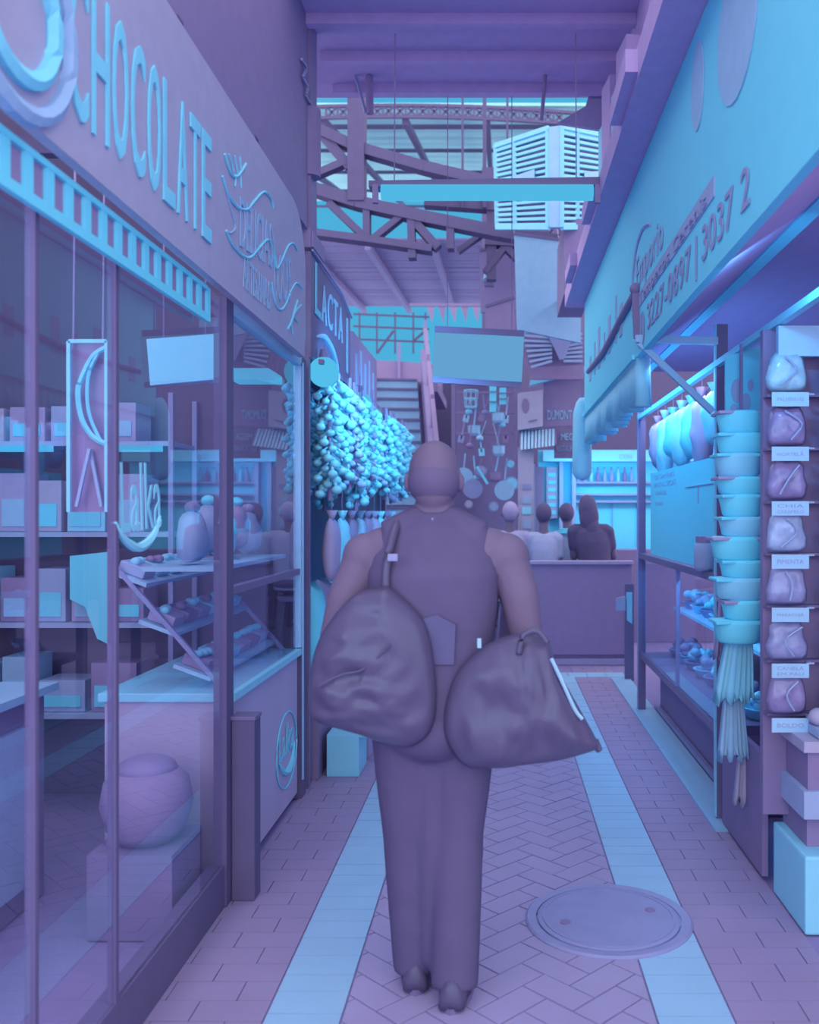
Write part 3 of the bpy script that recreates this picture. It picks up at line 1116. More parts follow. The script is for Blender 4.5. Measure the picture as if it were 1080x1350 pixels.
# dark cornice above
co = MB(); co.bb(.55, .735, 1.5, 7.6, 3.225, 3.36)
for y in (2.2, 3.6, 5.0, 6.4):
    co.bb(.50, .55, y, y + .5, 3.25, 3.34)
o = tag(co.build('cornice_beam', M_Dup, None, (.64, 4.4, 3.3)), 'dark beam along the top edge of the bright banner', 'beam')
# upright boards standing above the far end of the banner
for i, (y, x, mm, z1, wd, lab) in enumerate(((4.85, .69, M_Dup, 4.0, .22, 'dark upright board above the banner, nearest of four'), (5.12, .68, M_pale, 3.86, .09, 'narrow pale upright board above the banner, second from the near end'), (5.38, .67, M_Dup, 4.05, .20, 'dark upright board above the banner, third from the near end'), (5.66, .67, M_off, 3.9, .11, 'narrow pale upright board above the banner, farthest of four'))):
    b = MB(); b.box((x, y, (3.355 + z1) / 2), (.08, wd, z1 - 3.355), rz=.12)
    tag(b.build('upright_board', mm, None, (x, y, 3.36)), lab, 'board', 'upright boards above the banner')
# soffit under the awning
b = MB(); b.prism([(XB + .03, 1.5, 2.31), (XR + .1, 1.5, 2.62), (XR + .1, 1.5, 2.66), (XB + .03, 1.5, 2.36)], (0, 5.95, 0))
tag(b.build('awning_soffit', M_Dup, None, (.9, 4.4, 2.4)), 'dark sloping underside of the awning behind the bright banner', 'awning')
# pale rails along the stall
for i, (x, z, s_, y0, y1, lab) in enumerate(((XR - .02, 2.535, .055, 2.0, 6.95, 'upper pale rail running along the top of the right hand stall'), (XR, 2.235, .03, 1.9, 6.95, 'lower pale rail running along the right hand stall'))):
    b = MB(); b.bar((x, y0, z), (x, y1, z), s_)
    tag(b.build('stall_rail', M_white if i == 0 else M_off, None, (x, 4, z)), lab, 'rail')
# dark rod and finial along the banner
rd = thing('curtain_rod', 'dark rod with a ball end crossing the face of the banner', 'rod', (XB - .04, 5.6, 2.6))
b = MB(); b.tube(bez([P(838, 385, 4.55), P(820, 418, 5.1), P(795, 465, 6.0), P(776, 490, 7.1)], 6), .02, 8); b.build('rod', M_D, rd, smooth=True)
b = MB(); b.ball(P(838, 381, 4.55), .03, 12, 8); b.build('ball_finial', M_D, rd, smooth=True)
b = MB(); b.bar(P(838, 383, 4.55), P(840, 446, 4.55), .032); b.build('upright', M_D, rd)
# bracket
bk = thing('awning_bracket', 'pale metal bracket with a diagonal brace holding the awning to the near post', 'bracket', (XR, 4.48, 2.2))
b = MB(); b.bar(P(838, 447, 4.44), P(946, 450, 4.44), .035); b.build('arm', M_lmetal, bk)
b = MB(); b.bar(P(843, 452, 4.44), P(940, 543, 4.44), .030); b.build('diagonal_brace', M_lmetal, bk)
# posts
for y, wd, z1, lab in ((4.48, .055, 2.43, 'near two tone metal post of the right hand showcase'), (6.98, .075, 2.45, 'far dark metal post of the right hand showcase')):
    t = thing('stall_post', lab, 'post', (XR, y, 0))
    b = MB(); b.bb(XR - .005, XR + .05, y - wd / 2, y + wd / 2, 0, z1); b.build('post_shaft', M_dmetal, t)
    b = MB(); b.bb(XR - .012, XR - .005, y - wd / 2, y - wd / 2 + .03, .02, z1); b.build('edge_strip', M_off if y < 5 else M_metal, t)
# valance of the far part (fluted)
vl = thing('fluted_valance', 'pale fluted fabric valance with stepped lower edge under the banner', 'valance', (XB, 6, 2.2))
b = MB()
N = 34
prev = None
y = 4.62
for i in range(N):
    y0 = 4.62 + 2.75 * i / N
    y1 = 4.62 + 2.75 * (i + 1) / N
    zl = 2.05 + .04 * ((i // 4) % 2) + .02 * math.sin(i)
    b.cone((XB + .035, (y0 + y1) / 2, zl), (XB + .035, (y0 + y1) / 2, 2.30), .046, .040, 8)
b.build('pleats', M_off, vl, smooth=True)
b = MB(); b.bb(XB - .025, XB - .012, 4.62, 7.37, 2.285, 2.31); b.build('header_tape', M_white, vl)
# rolled tube at the far end
rt = thing('hanging_tube', 'pale rolled fabric tube hanging upright at the far end of the fluted valance', 'tube', (.68, 7.4, 2.0))
b = MB(); b.lathe([(.012, 0), (.055, .015), (.078, .06), (.08, .2), (.075, .55), (.05, .64), (.02, .68)], (.685, 7.5, 1.78), 16); b.build('tube_body', M_off, rt, smooth=True)
b = MB(); b.bar((.685, 7.5, 2.45), (.685, 7.5, 2.62), .012); b.build('cord', M_D, rt)

# glass showcase between the posts
sc = thing('glass_showcase', 'glass showcase with a dark bar between the two posts on the right', 'showcase', (1.3, 5.7, 0))
b = MB(); b.bb(XR + .02, XR + .03, 4.52, 6.94, .45, 1.165); b.build('glass_pane', M_glass2, sc)
b = MB(); b.bb(XR - .005, XR + .045, 4.52, 6.94, 1.165, 1.205); b.build('bar', M_dmetal, sc)
b = MB(); b.bb(XR + .01, XR + .035, 5.55, 5.57, .45, 1.165); b.build('glazing_bar', M_metal, sc)
b = MB(); b.bb(XR + .16, 2.0, 4.52, 6.94, .0, .40); b.build('plinth', M_D, sc)
b = MB(); b.bb(XR + .01, 2.0, 4.52, 6.94, .40, .45); b.build('base_shelf', M_dmetal, sc)
b = MB(); b.bb(XR + .25, 2.0, 4.56, 6.9, .78, .80); b.build('glass_shelf', M_pale, sc)
b = MB(); b.bb(XR + .9, XR + .93, 4.52, 6.94, .45, 1.2); b.build('back_panel', M_pale, sc)
b = MB(); b.bb(XR - .05, XR + .12, 4.30, 8.3, -.02, .012)
o = struct(b.build('trim_5', M_strip)); o['label'] = 'pale marble threshold along the right hand showcase'
b = MB(); b.bar((XR + .14, 4.5, .03), (XR + .14, 7, .03), .03)
tag(b.build('kick_rail', M_metal, None, (XR + .14, 5.7, 0)), 'thin grey kick rail on the threshold below the right hand showcase', 'rail')
b = MB(); b.bb(2.4, 2.45, 2.0, 8.5, 0, 3.0)
struct(b.build('wall_right', M_plum))
b = MB(); b.bb(1.2, 2.4, 2.0, 7.4, 2.66, 2.70)
o = struct(b.build('ceiling', M_Dup)); o['label'] = 'dark ceiling of the right hand stall'
area_light('stall_fill', (1.12, 5.7, 2.46), (1.75, 5.7, .9), 2.2, .12, 16, LAV_LIGHT)  # unseen fill added to brighten the inside of the right stall
area_light('showcase_fill', (1.13, 5.7, 1.12), (1.6, 5.7, .5), 2.2, .06, 9, BLUE_LIGHT)  # added fill under the bar, brightens the showcase goods
area_light('awning_fill', (.80, 5.75, 2.28), (1.6, 5.75, 1.3), 2.3, .06, 9, BLUE_LIGHT)  # added fill under the soffit, brightens the price sheet and goods
area_light('awning_fill', (.86, 2.9, 2.30), (1.12, 3.8, 1.5), .14, .06, 3.2, BLUE_LIGHT)  # added fill for the column of tubs and the spice rack
# goods in the showcase
gm = (M_off, M_white, M_pink, M_mid, M_plum)
for lv, (z, nm, x) in enumerate(((.452, 'lower', XR + .30), (.802, 'upper', XR + .40))):
    for q in range(8):
        y = 4.70 + q * .29
        m = gm[(q * 2 + lv) % 5]
        t = thing('food_tray', '%s heaped tray from the near post on the %s shelf of the right showcase' % (ORD[q], nm), 'tray', (x, y, z), 'food trays in the right showcase')
        b = MB(); b.lathe([(.085, 0), (.115, .05), (.12, .05), (.12, .055), (.105, .055), (.08, .012)], (x, y, z), 16); b.build('bowl', M_metal if q % 2 else M_off, t)
        b = MB()
        for a in range(10):
            b.ball((x + RND.uniform(-.06, .06), y + RND.uniform(-.06, .06), z + .065 + RND.uniform(0, .05)), (.04, .035, .03), 8, 6)
        o = b.build('food', m, t, smooth=True); o['kind'] = 'stuff'
# white price sheet above the bar
pr = thing('price_sheet', 'large white price sheet standing on the bar of the right hand showcase', 'notice', (XR + .05, 5.7, 1.2))
b = MB(); b.bb(XR + .05, XR + .062, 4.62, 6.72, 1.207, 1.80); b.build('sheet', mat('bright sheet', 'L', .6, .2, .03, k=1.3), pr)
for i, (y, z, s_) in enumerate(((6.55, 1.745, 'CASTANHAS'), (6.55, 1.69, 'FRUTAS SECAS'), (6.5, 1.635, 'GRÃOS'), (6.5, 1.56, 'CHÁS'))):
    text('notice_line', s_, (XR + .049, y, z), (0, -1, 0), (0, 0, 1), (.75, .8, .42, .30)[i], .032, M_ink2, pr, .001)
b = MB(); b.bb(XR + .044, XR + .05, 4.75, 5.45, 1.66, 1.664); b.bb(XR + .044, XR + .05, 5.1, 5.104, 1.56, 1.66); b.build('ruled_line', M_ink2, pr)
jb = thing('glass_jar', 'lidded jar standing on the showcase bar in front of the price sheet', 'jar', (XR + .02, 4.72, 1.207))
b = MB(); b.lathe([(.045, 0), (.055, .02), (.055, .13), (.04, .15)], (XR + .0, 4.74, 1.207), 14); b.build('jar_body', M_mid, jb, smooth=True)
b = MB(); b.cone((XR, 4.74, 1.355), (XR, 4.74, 1.385), .045, .045, 14); b.build('lid', M_plum, jb)
# bags and bottles hanging over the price sheet
hr = MB(); hr.bar((XR + .1, 4.5, 2.30), (XR + .1, 6.95, 2.30), .016)
tag(hr.build('hanging_rail', M_dmetal, None, (XR + .1, 5.7, 2.3)), 'dark rail with hanging white bags above the price sheet', 'rail')
for q in range(8):
    y = 4.66 + q * .29
    h = (.38, .30, .42, .34)[q % 4]
    m = (M_white, M_off, M_pink, M_white, M_off)[q % 5]
    bag('hanging_bag', '%s pale bag from the near post hanging above the white price sheet' % ORD[q], 'bag', XR + .1, y, 2.26 - h - .08, .22, h, .12, m, 'y', 40 + q, 'pale bags above the price sheet', crumple=.02)
    b = MB(); b.bar((XR + .1, y, 2.2), (XR + .1, y, 2.3), .005)
    tag(b.build('bag_hook', M_D, None, (XR + .1, y, 2.25)), '%s small hook from the near post on the rail of pale bags' % ORD[q], 'hook', 'hooks on the rail of pale bags')
for q in range(5):
    y = 5.0 + q * .4
    bt = thing('bottle', '%s tall bottle from the near post behind the hanging pale bags' % ORD[q], 'bottle', (XR + .5, y, 1.81), 'bottles behind the pale bags')
    b = MB(); b.lathe([(.035, 0), (.042, .01), (.042, .2), (.015, .28), (.015, .33)], (XR + .5, y, 1.83), 12); b.build('bottle_body', (M_pink, M_off, M_D)[q % 3], bt, smooth=True)
    b = MB(); b.cone((XR + .5, y, 2.16), (XR + .5, y, 2.185), .017, .017, 10); b.build('bottle_cap', M_D, bt)
b = MB(); b.bb(XR + .35, XR + .75, 4.5, 6.9, 1.80, 1.825)
tag(b.build('bottle_shelf', M_pale, None, (XR + .5, 5.7, 1.8)), 'pale shelf with tall bottles behind the hanging bags', 'shelf')

# bundle of wrapped puffed snacks hanging in front of the near post
YS = 3.95
sn = [(545, .085, M_off, 92), (585, .12, M_white, 105)]
rail = MB(); rail.bar((XR - .018, YS, .85), (XR - .018, YS, 2.24), .012)
tag(rail.build('display_line', M_D, None, (XR - .05, YS, 1.6)), 'dark cord carrying the column of wrapped pale tubs near the post', 'cord')
zz = 1.93
for q in range(11):
    h = (.095, .085, .10, .075)[q % 4]
    wdx = (.215, .24, .205, .235, .19)[q % 5]
    dx = (.0, .01, -.012, .008)[q % 4]
    zz -= h * .98
    t = thing('wrapped_tub', '%s wrapped pale tub from the top of the column beside the spice rack' % ORD[q], 'tub', (XR - .05 + dx, YS, zz), 'wrapped pale tubs in a column')
    b = MB(); n_ = 18
    rings = []
    for zf, rf in ((0, .72), (.12, .86), (.5, .93), (.8, 1.0), (.92, 1.0), (1.0, .9)):
        rings.append([(XR - .05 + dx + wdx / 2 * rf * math.cos(2 * PI * a / n_) * (1 + .05 * noise.noise(V((a, q, zf * 4)))), YS - .12 + .085 * rf * math.sin(2 * PI * a / n_), zz + zf * h) for a in range(n_)])
    b.loft(rings); b.build('tub_body', MATS['bright sheet'] if q not in (2, 5, 8) else M_off, t, smooth=True)
    b = MB(); b.box((XR - .05 + dx, YS - .12, zz + h * .90), (wdx * 1.04, .15, .014), bev=.005); b.build('tub_lid', M_white if q % 3 else M_pink, t)
# pale patterned panel above the column
pp = thing('patterned_panel', 'bright printed panel above the column of wrapped tubs', 'panel', (XR, 4.0, 2.1))
b = MB(); b.prism([P(957, 470, 4.05), P(1006, 455, 4.05), P(1006, 568, 4.05), P(957, 568, 4.05)], (0, .02, 0)); b.build('panel_sheet', M_white, pp)
b = MB()
for (x, y, rx, ry) in ((972, 515, 8, 16), (984, 530, 6, 12), (968, 540, 5, 8), (990, 508, 4, 8)):
    b.prism([P(x + rx * math.cos(2 * PI * a / 12), y + ry * math.sin(2 * PI * a / 12), 4.046) for a in range(12)], (0, .004, 0))
b.build('printed_flower', M_ink2, pp)

# cloths below the column
for i, (x, y0, y1, wpx, m, lab) in enumerate(((978, 815, 925, 52, M_off, 'striped pale cloth hanging below the column of tubs'), (968, 905, 1000, 40, M_pale, 'lower pale cloth hanging beside the near post'), (985, 985, 1060, 34, M_slate, 'dark crumpled cloth hanging lowest beside the near post'), (958, 790, 870, 30, M_pink, 'small pinkish cloth hanging behind the striped cloth'))):
    t = thing('hanging_cloth', lab, 'cloth', P(x, y0, 3.85 + i * .05))
    Yc = 3.85 + .06 * i
    b = MB()
    nn = 15
    r0, r1 = [], []
    top, bot = [], []
    rows = []
    for j in range(7):
        tt = j / 6
        row = []
        for a in range(nn):
            u = a / (nn - 1) - .5
            ww = wpx * (.55 + .45 * tt)
            px_ = x + u * ww - 10 * tt * (1 if i == 0 else 0)
            py_ = y0 + (y1 - y0) * tt + 6 * math.sin(a * 1.3 + i) * tt
            q = P(px_, py_, Yc)
            q.y += .018 * math.cos(a * PI * .9) * (.3 + tt)
            row.append(b.b.verts.new(q))
        rows.append(row)
    for j in range(6):
        for a in range(nn - 1):
            b.b.faces.new((rows[j][a], rows[j][a + 1], rows[j + 1][a + 1], rows[j + 1][a]))
    o = b.build('cloth_folds', m, t, smooth=True)
    sd_ = o.modifiers.new('thick', 'SOLIDIFY'); sd_.thickness = .006
    b = MB(); b.bar(P(x, y0 - 6, Yc), P(x, y0 + 4, Yc), .02); q = P(x, y0 - 5, Yc); b.bar(q, (XR - .018, YS, q.z), .008); b.build('clip', M_D, t)

# spice rack facing the aisle
YK = 3.50
rk = thing('spice_rack', 'dark spice rack board facing the camera at the right edge', 'rack', (1.4, YK, 0))
b = MB(); b.bb(1.03, 2.1, YK + .05, YK + .09, .33, 2.22); b.build('back_board', M_D, rk)
zrow = [1.955, 1.75, 1.545, 1.345, 1.145, .935, .73]
for z in zrow:
    b = MB(); b.bb(1.03, 2.1, YK - .005, YK + .05, z - .004, z + .006); b.build('rail', M_dmetal, rk)
words = ['PALHINHAS', 'HORTELÃ', 'CHIA\nCARAMELO', 'PIMENTA', 'MARACUJÁ', 'CANELA\nEM PAU', 'BOLDO']
rown = ['top', 'second', 'third', 'fourth', 'fifth', 'sixth', 'lowest']
for r_, z in enumerate(zrow):
    for c_ in range(3):
        x = 1.095 + c_ * .205
        cn = ('left', 'middle', 'right')[c_]
        m = ((M_off, M_mid, M_pale), (M_D, M_slate, M_D), (M_D, M_D, M_plum), (M_mid, M_slate, M_mid), (M_slate, M_mid, M_pale), (M_slate, M_D, M_D), (M_D, M_plum, M_D))[r_][c_]
        t = thing('spice_packet', 'clear bag of dried spice in the %s row of the spice rack, %s column' % (rown[r_], cn), 'packet', (x, YK, z), 'spice packets on the rack')
        b = MB(); b.pillow(bag_outline(x, YK - .035, z + .012, .15, .15, 'x', r_ * 3 + c_), .06, r_ * 5 + c_, .014, 5, (0, 1, 0), 22); b.build('packet_body', mat('glossy ' + m.name, PAL['D'] if m in (M_D,) else 'slate' if m in (M_slate, M_plum) else 'mid' if m is M_mid else 'pale', .18, .7, .35, 28), t, smooth=True)
        b = MB(); b.tube(bez([(x + RND.uniform(-.05, .05), YK - .073, z + .14), (x + RND.uniform(-.05, .05), YK - .078, z + .09), (x + RND.uniform(-.04, .04), YK - .075, z + .03)], 4), .0035, 4); b.build('dried_stalk', M_mid, t)
        tg = thing('price_tag', 'small pale name tag on the %s rail of the spice rack, %s column' % (rown[r_], cn), 'tag', (x, YK - .03, z), 'name tags on the spice rack')
        b = MB(); b.bb(x - .07, x + .07, YK - .082, YK - .078, z - .05, z + .004, bev=.0015); b.build('tag_card', M_pale, tg)
        ws = words[r_].split('\n')
        for li, s_ in enumerate(ws):
            hh = .016 if len(ws) == 1 else .013
            zz_ = z - .031 if len(ws) == 1 else z - .020 - li * .022
            text('tag_word', s_, (x - .05, YK - .0822, zz_), (1, 0, 0), (0, 0, 1), .10, hh, M_ink, tg, .0008)
        b = MB(); b.bar((x + .085, YK - .05, z + .0), (x + .085, YK - .0, z + .0), .008); b.bar((x + .07, YK - .05, z), (x + .10, YK - .05, z), .006); b.build('hook', M_mid, tg)
# bright sign panel at the far right above the rack
b = MB(); b.bb(1.06, 2.0, YK - .05, YK - .02, 2.10, 2.215)
tag(b.build('header_panel', M_pale, None, (1.5, YK, 2.15)), 'pale header panel over the spice rack', 'panel')
# base cabinet with a pale plinth
bc = thing('rack_base', 'low base with a pale step under the spice rack at the lower right', 'base', (1.5, 3.4, 0))
b = MB(); b.bb(1.09, 2.2, 3.24, 3.62, .0, .28, bev=.01); b.build('pale_step', M_off, bc)
b = MB(); b.bb(1.13, 2.2, 3.34, 3.62, .28, .40); b.build('dark_gap', M_D, bc)
b = MB(); b.bb(1.10, 2.2, 3.28, 3.62, .40, .50); b.build('drawer', M_mid, bc)
b = MB(); b.bb(1.12, 2.2, 3.30, 3.62, .50, .64); b.build('drawer', M_D, bc)
b = MB(); b.bb(1.10, 2.2, 3.28, 3.62, .64, .68); b.build('top_board', M_slate, bc)
bl = MB(); bl.bb(1.075, 1.10, 3.72, 4.38, .02, .52)
tag(bl.build('side_panel', M_D, None, (1.09, 4.05, .2)), 'dark low panel between the near post and the base of the spice rack', 'panel')
# paler tray of goods at the right edge
for i, (z, m, lab) in enumerate(((.685, M_mid, 'grey heap of packets on the low base at the right edge'),)):
    t = thing('goods_tray', lab, 'tray', (1.5, 3.4, z))
    b = MB(); b.bb(1.16, 2.1, 3.30, 3.48, z, z + .03); b.build('tray_base', m, t)
    b = MB()
    for q in range(10):
        b.ball((1.2 + q * .09, 3.39, z + .06), (.05, .05, .035), 8, 6)
    b.build('goods', M_slate, t, smooth=True)

# ================================================================ MANHOLE
mh = thing('manhole_cover', 'round grey manhole cover set into the floor and crossing the right tile strip', 'manhole cover', (.40, 3.37, 0))
M_iron = mat('worn iron', 'slate', .45, .35, .12, 9)
cx, cy = .405, 3.37
b = MB(); b.lathe([(.0, -.03), (.262, -.03), (.262, .010), (.0, .010)][1:3] + [(.255, .012), (.002, .012)], (cx, cy, 0), 48); b.build('lid', M_iron, mh)
b = MB(); b.lathe([(.268, -.02), (.268, .008), (.30, .010), (.308, .004), (.308, -.02)], (cx, cy, 0), 48); b.build('rim', M_metal, mh, smooth=False)
b = MB(); b.lathe([(.236, .011), (.236, .015), (.244, .015), (.244, .011)], (cx, cy, 0), 48); b.build('raised_ring', M_metal, mh)
b = MB()
for k in range(2):
    a = k * PI + .3
    b.cone((cx + .17 * math.cos(a), cy + .17 * math.sin(a), .010), (cx + .17 * math.cos(a), cy + .17 * math.sin(a), .015), .02, .02, 10)
b.build('lifting_stud', M_D, mh)

# ================================================================ THE MAN
MX, MY = -.205, 2.87
man = thing('person', 'bald man seen from behind in a black vest carrying two black bags', 'person', (MX, MY, 0))


def mp(x, y, z):
    return V((MX + x, MY + y, z))


b = MB()
# trunk and neck


def torso(b, rows, n=32):
    rings = []
    for z, rx, ry, oy in rows:
        r = []
        for k in range(n):
            a = 2 * PI * k / n
            ca, sa = math.cos(a), math.sin(a)
            e = .82
            r.append(mp(rx * math.copysign(abs(ca) ** e, ca), oy + ry * math.copysign(abs(sa) ** e, sa), z))
        rings.append(r)
    b.loft(rings)


torso(b, ((.84, .165, .125, .0), (.95, .175, .130, .0), (1.05, .170, .122, .0), (1.15, .172, .120, -.003), (1.25, .188, .122, -.010), (1.34, .200, .116, -.015), (1.40, .190, .095, -.010), (1.44, .12, .075, 0)))
b.cap(mp(-.16, 0, 1.385), mp(.175, 0, 1.385), .075, .075)
b.cap(mp(0, 0, 1.40), mp(.0, .025, 1.53), .073, .064, 16)
b.cone(mp(-.13, -.005, 1.42), mp(-.02, .01, 1.49), .055, .055, 12)
b.cone(mp(.13, -.005, 1.42), mp(.02, .01, 1.49), .055, .055, 12)
# head
b.ball(mp(0, .02, 1.635), (.081, .098, .100), 24, 16)
b.ball(mp(0, .045, 1.575), (.066, .080, .075), 20, 12)
b.ball(mp(0, -.015, 1.58), (.066, .06, .07), 16, 12)
b.ball(mp(0, .085, 1.525), (.030, .030, .025), 12, 8)          # chin
b.cone(mp(0, .108, 1.635), mp(0, .138, 1.592), .010, .018, 8)   # nose
b.ball(mp(0, .134, 1.59), (.018, .016, .013), 8, 6)
b.ball(mp(0, .112, 1.552), (.026, .012, .010), 10, 6)           # lips
b.ball(mp(-.034, .100, 1.628), (.016, .012, .011), 8, 6)
b.ball(mp(.034, .100, 1.628), (.016, .012, .011), 8, 6)
b.ball(mp(0, .104, 1.655), (.05, .014, .012), 10, 6)            # brow
for s in (-1, 1):
    b.ball(mp(s * .084, .012, 1.598), (.011, .024, .034), 10, 8)
    b.ball(mp(s * .088, .002, 1.604), (.010, .014, .026), 8, 6)
# arms
ARM = {}
for s, sh, el, wr in ((-1, (-.212, .0, 1.365), (-.312, -.02, 1.085), (-.262, .20, .985)), (1, (.225, .0, 1.365), (.295, -.02, 1.105), (.255, .21, 1.02))):
    b.ball(mp(*sh), (.078, .075, .078), 16, 12)
    mid = V(sh).lerp(V(el), .45) + V((s * .012, -.006, 0))
    b.cap(mp(*sh), mp(*mid), .070, .064, 14)
    b.cap(mp(*mid), mp(*el), .064, .050, 14)
    fm = V(el).lerp(V(wr), .35)
    b.cap(mp(*el), mp(*fm), .050, .049, 14)
    b.cap(mp(*fm), mp(*wr), .049, .031, 14)
    # hand: palm, four curled fingers of different lengths, thumb
    W = V(wr)
    pd = V((-s * .10, .55, -.15)).normalized()
    pe = W + pd * .085
    b.cap(mp(*W), mp(*(W + pd * .03)), .030, .032, 10)
    side = V((0, -.25, 1)).normalized()
    for f, (off, L) in enumerate(((.030, .070), (.011, .080), (-.009, .074), (-.028, .058))):
        a0 = W + pd * .035 + side * off * .8
        a1 = W + pd * .095 + side * off
        b.cap(mp(*a0), mp(*a1), .014, .011, 8)
        a2 = a1 + (pd * .5 + V((-s, 0, -.1)) * .9).normalized() * L * .5
        a3 = a2 + (pd * -.5 + V((-s, 0, -.25)) * .8).normalized() * L * .4
        b.cap(mp(*a1), mp(*a2), .011, .0095, 8)
        b.cap(mp(*a2), mp(*a3), .0095, .008, 8)
    t0 = W + pd * .02 + side * .028
    t1 = t0 + (pd * .7 + side * .5 + V((-s, 0, 0)) * .5).normalized() * .045
    t2 = t1 + (pd * .8 + V((-s, 0, 0)) * .6).normalized() * .032
    b.cap(mp(*t0), mp(*t1), .015, .012, 8)
    b.cap(mp(*t1), mp(*t2), .012, .009, 8)
    ARM[s] = (V(sh), V(el), V(wr), W + pd * .085)
# hips, legs, feet under the clothes
LEG = {}
for s, hip, kn, an, toe in ((-1, (-.085, .0, .90), (-.085, .03, .50), (-.060, .05, .09), (-.07, .22, .03)), (1, (.085, .0, .90), (.075, .0, .50), (.068, -.06, .09), (.085, .11, .03))):
    b.cap(mp(*hip), mp(*kn), .095, .062, 14)
    b.cap(mp(*kn), mp(*an), .062, .042, 14)
    b.cap(mp(an[0], an[1] - .03, .05), mp(*toe), .04, .03, 10)
    LEG[s] = (hip, kn, an, toe)
blob(b, 'body', M_skinl, man, .0085, 4)
# hair stubble at the sides and back of the head
b = MB()
b.ball(mp(0, .006, 1.602), (.0835, .098, .078), 24, 16)
bmesh.ops.bisect_plane(b.b, geom=b.b.verts[:] + b.b.edges[:] + b.b.faces[:], plane_co=mp(0, 0, 1.645), plane_no=(0, .35, 1), clear_outer=True)
bmesh.ops.bisect_plane(b.b, geom=b.b.verts[:] + b.b.edges[:] + b.b.faces[:], plane_co=mp(0, .03, 1.6), plane_no=(0, 1, -.1), clear_outer=True)
bmesh.ops.bisect_plane(b.b, geom=b.b.verts[:] + b.b.edges[:] + b.b.faces[:], plane_co=mp(0, 0, 1.545), plane_no=(0, -.2, -1), clear_outer=True)
o = b.build('hair', mat('shaved hair', 'Dp', .7, .1, k=.64), man, smooth=True)
o['label'] = 'short shaved hair round the sides and back of the head'
# vest
b = MB()
torso(b, ((.80, .192, .145, .0), (.92, .196, .150, .0), (1.02, .190, .140, .0), (1.12, .190, .136, -.002), (1.22, .203, .138, -.010), (1.31, .208, .134, -.017), (1.37, .196, .118, -.012), (1.425, .165, .100, -.002), (1.465, .105, .085, .005), (1.49, .078, .075, .012)))
b.cap(mp(-.115, -.005, 1.395), mp(.125, -.005, 1.395), .078, .078, 16)
b.cone(mp(-.14, -.005, 1.415), mp(-.02, .01, 1.478), .068, .066, 12)
b.cone(mp(.14, -.005, 1.415), mp(.02, .01, 1.478), .068, .066, 12)
b.cone(mp(0, .005, 1.42), mp(0, .018, 1.495), .095, .075, 16)
ve = blob(b, 'vest', M_black, man, .009, 3)
b = MB()
ring = []
for k in range(25):
    a = 2 * PI * k / 24
    ring.append(mp(.076 * math.cos(a), .02 + .08 * math.sin(a), 1.493 + .012 * math.sin(a)))
b.tube(ring, .009, 6); b.build('collar', M_dwood, ve, smooth=True)
b = MB(); b.prism([mp(-.07, -.146, 1.05), mp(.07, -.146, 1.05), mp(.075, -.150, 1.17), mp(.02, -.156, 1.20), mp(-.05, -.152, 1.18)], (0, .012, 0))
b.build('back_print', mat('faint blue print', (98, 98, 160), .8, .1, k=.62), ve)
# trousers
b = MB()
b.ball(mp(.0, .0, .93), (.188, .14, .10), 20, 12)
b.ball(mp(.0, -.01, .84), (.190, .15, .12), 20, 12)
b.cap(mp(0, 0, .78), mp(.002, -.01, .42), .085, .06, 14)
b.cap(mp(.002, -.01, .42), mp(.004, -.01, .12), .06, .05, 14)
for s in (-1, 1):
    hip, kn, an, toe = LEG[s]
    m0 = V(hip).lerp(V(kn), .5)
    b.cap(mp(hip[0] * 1.05, hip[1], hip[2] - .05), mp(m0.x * 1.05, m0.y, m0.z), .112, .100, 16)
    b.cap(mp(m0.x * 1.05, m0.y, m0.z), mp(kn[0] * .95, kn[1], kn[2]), .100, .086, 16)
    c0 = V(kn).lerp(V(an), .5)
    b.cap(mp(kn[0] * .95, kn[1], kn[2]), mp(c0.x, c0.y, c0.z), .086, .080, 16)
    b.cone(mp(c0.x, c0.y, c0.z), mp(an[0], an[1], .045), .080, .074, 16)
blob(b, 'trousers', M_black, man, .010, 4)
for s in (-1, 1):
    hip, kn, an, toe = LEG[s]
    b = MB()
    x, y = an[0], an[1]
    d = V((toe[0] - x, toe[1] - y, 0)).normalized()
    sd = V((-d.y, d.x, 0))
    rings = []
    for t_, wd, h in ((-.085, .030, .06), (-.07, .040, .085), (-.02, .044, .09), (.05, .047, .07), (.12, .050, .055), (.17, .044, .045), (.195, .025, .03)):
        r = []
        for k in range(12):
            a = 2 * PI * k / 12
            q = V((x, y, .012)) + d * t_ + sd * wd * math.cos(a)
            q.z += max(0, math.sin(a)) * h
            r.append(mp(*q))
        rings.append(r)
    b.loft(rings); sh_ = b.build('shoe', M_plastic, man, smooth=True)
    b = MB()
    out = []
    for k in range(20):
        a = 2 * PI * k / 20
        q = V((x, y, 0)) + d * (.055 + .145 * math.cos(a)) + sd * .052 * math.sin(a)
        out.append(mp(q.x, q.y, 0.0))
    b.prism(out, (0, 0, .018)); b.build('sole', M_dmetal, sh_)

# ---- the two black bags
def px_out(pts, Y):
    return [P(x, y, Y) for x, y in pts]


def smooth_outline(pts, n=5):
    q = bez(pts + [pts[0]], n)
    return q[:-1]


